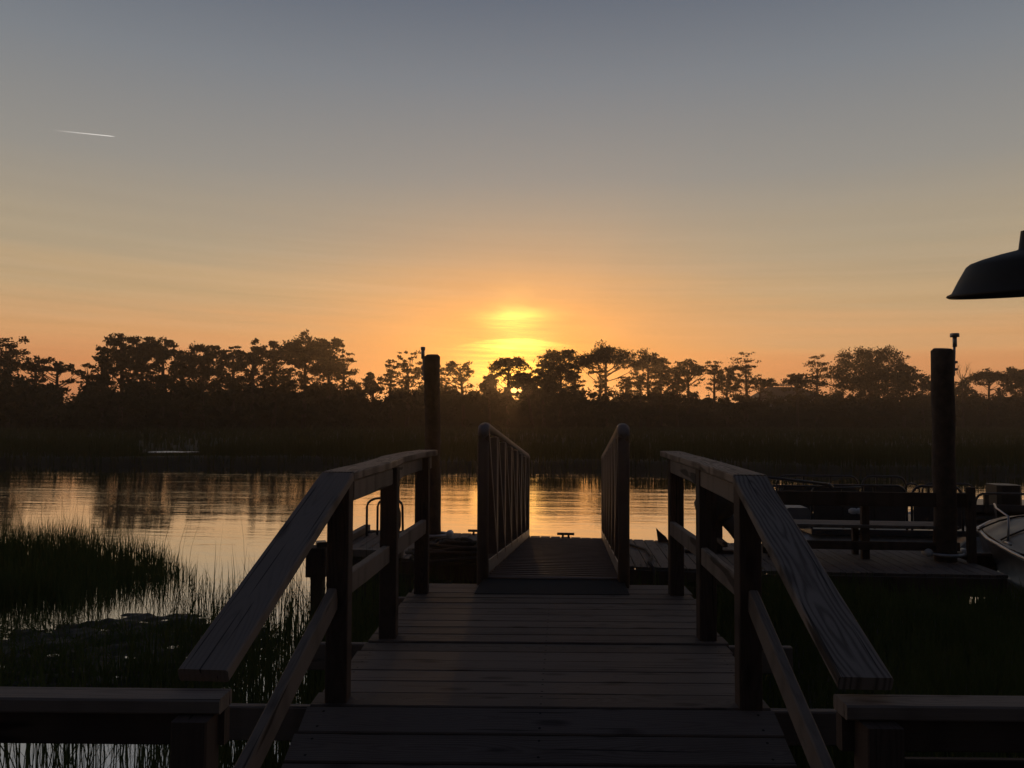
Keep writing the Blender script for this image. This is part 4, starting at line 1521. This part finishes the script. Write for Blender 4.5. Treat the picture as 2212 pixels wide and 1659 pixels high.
# ------------------------------------------------------------------ barn lamp, upper right
LY = 2.1
lc = atY(2236, 632, LY)
lamp = thing('barn_lamp', 'dark metal barn lamp shade hanging at the upper right edge', 'lamp', tuple(lc))
rot = Matrix.Rotation(math.radians(5), 3, 'X') @ Matrix.Rotation(math.radians(-2.5), 3, 'Y')
outer = [(.2, -.004), (.207, 0), (.205, .005), (.194, .010), (.178, .045), (.1585, .083), (.148, .092), (.121, .102), (.079, .1135), (.04, .122), (.036, .125), (.030, .175)]
inner = [(.019, .155), (.02, .122), (.079, .108), (.12, .097), (.146, .087), (.155, .08), (.175, .042), (.19, .008), (.2, -.004)]
outer = [(a_ * .96, c_ * .90) for a_, c_ in outer]
inner = [(a_ * .96, c_ * .90) for a_, c_ in inner]
b = MB(); b.lathe(outer, lc, rot, 56); sh_ = b.build('lamp_shade', M['enamel'], lamp)
b = MB(); b.lathe(inner, lc, rot, 56); b.build('shade_lining', M['enamel_in'], sh_)
b = MB(); b.lathe([(.001, .03), (.02, .033), (.03, .05), (.028, .07), (.016, .095), (.015, .13)], lc, rot, 20); b.build('bulb', M['white'], lamp)
nk = lc + rot @ Vector((0, 0, .135))
b = MB()
path = [nk, nk + Vector((0, 0, .10))]
for k_ in range(1, 9):
    a = math.pi - k_ * math.pi / 8
    path.append(nk + Vector((.16 + .16 * math.cos(a), 0, .10 + .16 * math.sin(a))))
path += [nk + Vector((.32, 0, .02)), nk + Vector((.36, 0, -.03)), nk + Vector((.455, 0, -.04))]
b.tube(path, .012, 12)
b.build('gooseneck', M['enamel'], lamp)
b = MB(); b.cyl((lc.x + .50, LY, .3), lc.z + .5 - .3, .07, n=18); b.build('lamp_post', M['post'], lamp)

# ------------------------------------------------------------------ contrail, high and far away
mt = bpy.data.materials.new('contrail glow')
mt.use_nodes = True
t = NT(mt.node_tree)
u, v, z = t.sep(t.n('ShaderNodeAttribute', attribute_name='wp').outputs['Vector'])
em = t.n('ShaderNodeEmission')
em.inputs[0].default_value = (1, .95, .88, 1)
em.inputs[1].default_value = .85  # emission stands in for sunlight scattered by the trail
tr = t.n('ShaderNodeBsdfTransparent')
mx = t.n('ShaderNodeMixShader')
fac = t.m('MULTIPLY', t.m('POWER', t.m('DIVIDE', u, 240, clamp=True), 1.3), t.m('ADD', .6, t.m('MULTIPLY', t.noise(t.comb(t.m('MULTIPLY', u, .06), 0, 0), 1, 2, .5), .55)), clamp=True)
t.put(mx.inputs[0], fac)
t.t.links.new(tr.outputs[0], mx.inputs[1])
t.t.links.new(em.outputs[0], mx.inputs[2])
t.t.links.new(mx.outputs[0], t.n('ShaderNodeOutputMaterial').inputs[0])
b = MB()
ca, cb = atY(112, 281, 3000), atY(248, 295, 3050)
N = 14
prof = [(math.cos(2 * math.pi * k_ / 8) * 2.1, math.sin(2 * math.pi * k_ / 8) * 2.1) for k_ in range(8)]
b.sweep([ca.lerp(cb, k_ / N) for k_ in range(N + 1)], prof, scales=[1.2 - .5 * k_ / N for k_ in range(N)] + [.15], smooth=True, seed=0)
tag(b.build('contrail', mt, origin=tuple(ca)), 'short white aircraft trail slanting down to the right in the upper left sky', 'contrail')

# ------------------------------------------------------------------ added haze volume, standing in for the warm veil of lens flare
mt = bpy.data.materials.new('flare veil haze')
mt.use_nodes = True
t = NT(mt.node_tree)
pv = t.n('ShaderNodeVolumePrincipled')
pv.inputs['Color'].default_value = (1, .82, .64, 1)
pv.inputs['Density'].default_value = .0012
pv.inputs['Anisotropy'].default_value = .78
t.t.links.new(pv.outputs[0], t.n('ShaderNodeOutputMaterial').inputs['Volume'])
hx0, hx1, hy0, hy1, hz0, hz1 = -960, 960, -60, 1560, -2.2, 19
V = [(x, y, z) for z in (hz0, hz1) for x, y in ((hx0, hy0), (hx1, hy0), (hx1, hy1), (hx0, hy1))]
o = raw_mesh('haze', V, [(3, 2, 1, 0), (4, 5, 6, 7), (0, 1, 5, 4), (1, 2, 6, 5), (2, 3, 7, 6), (3, 0, 4, 7)], mt)
o['kind'] = 'stuff'
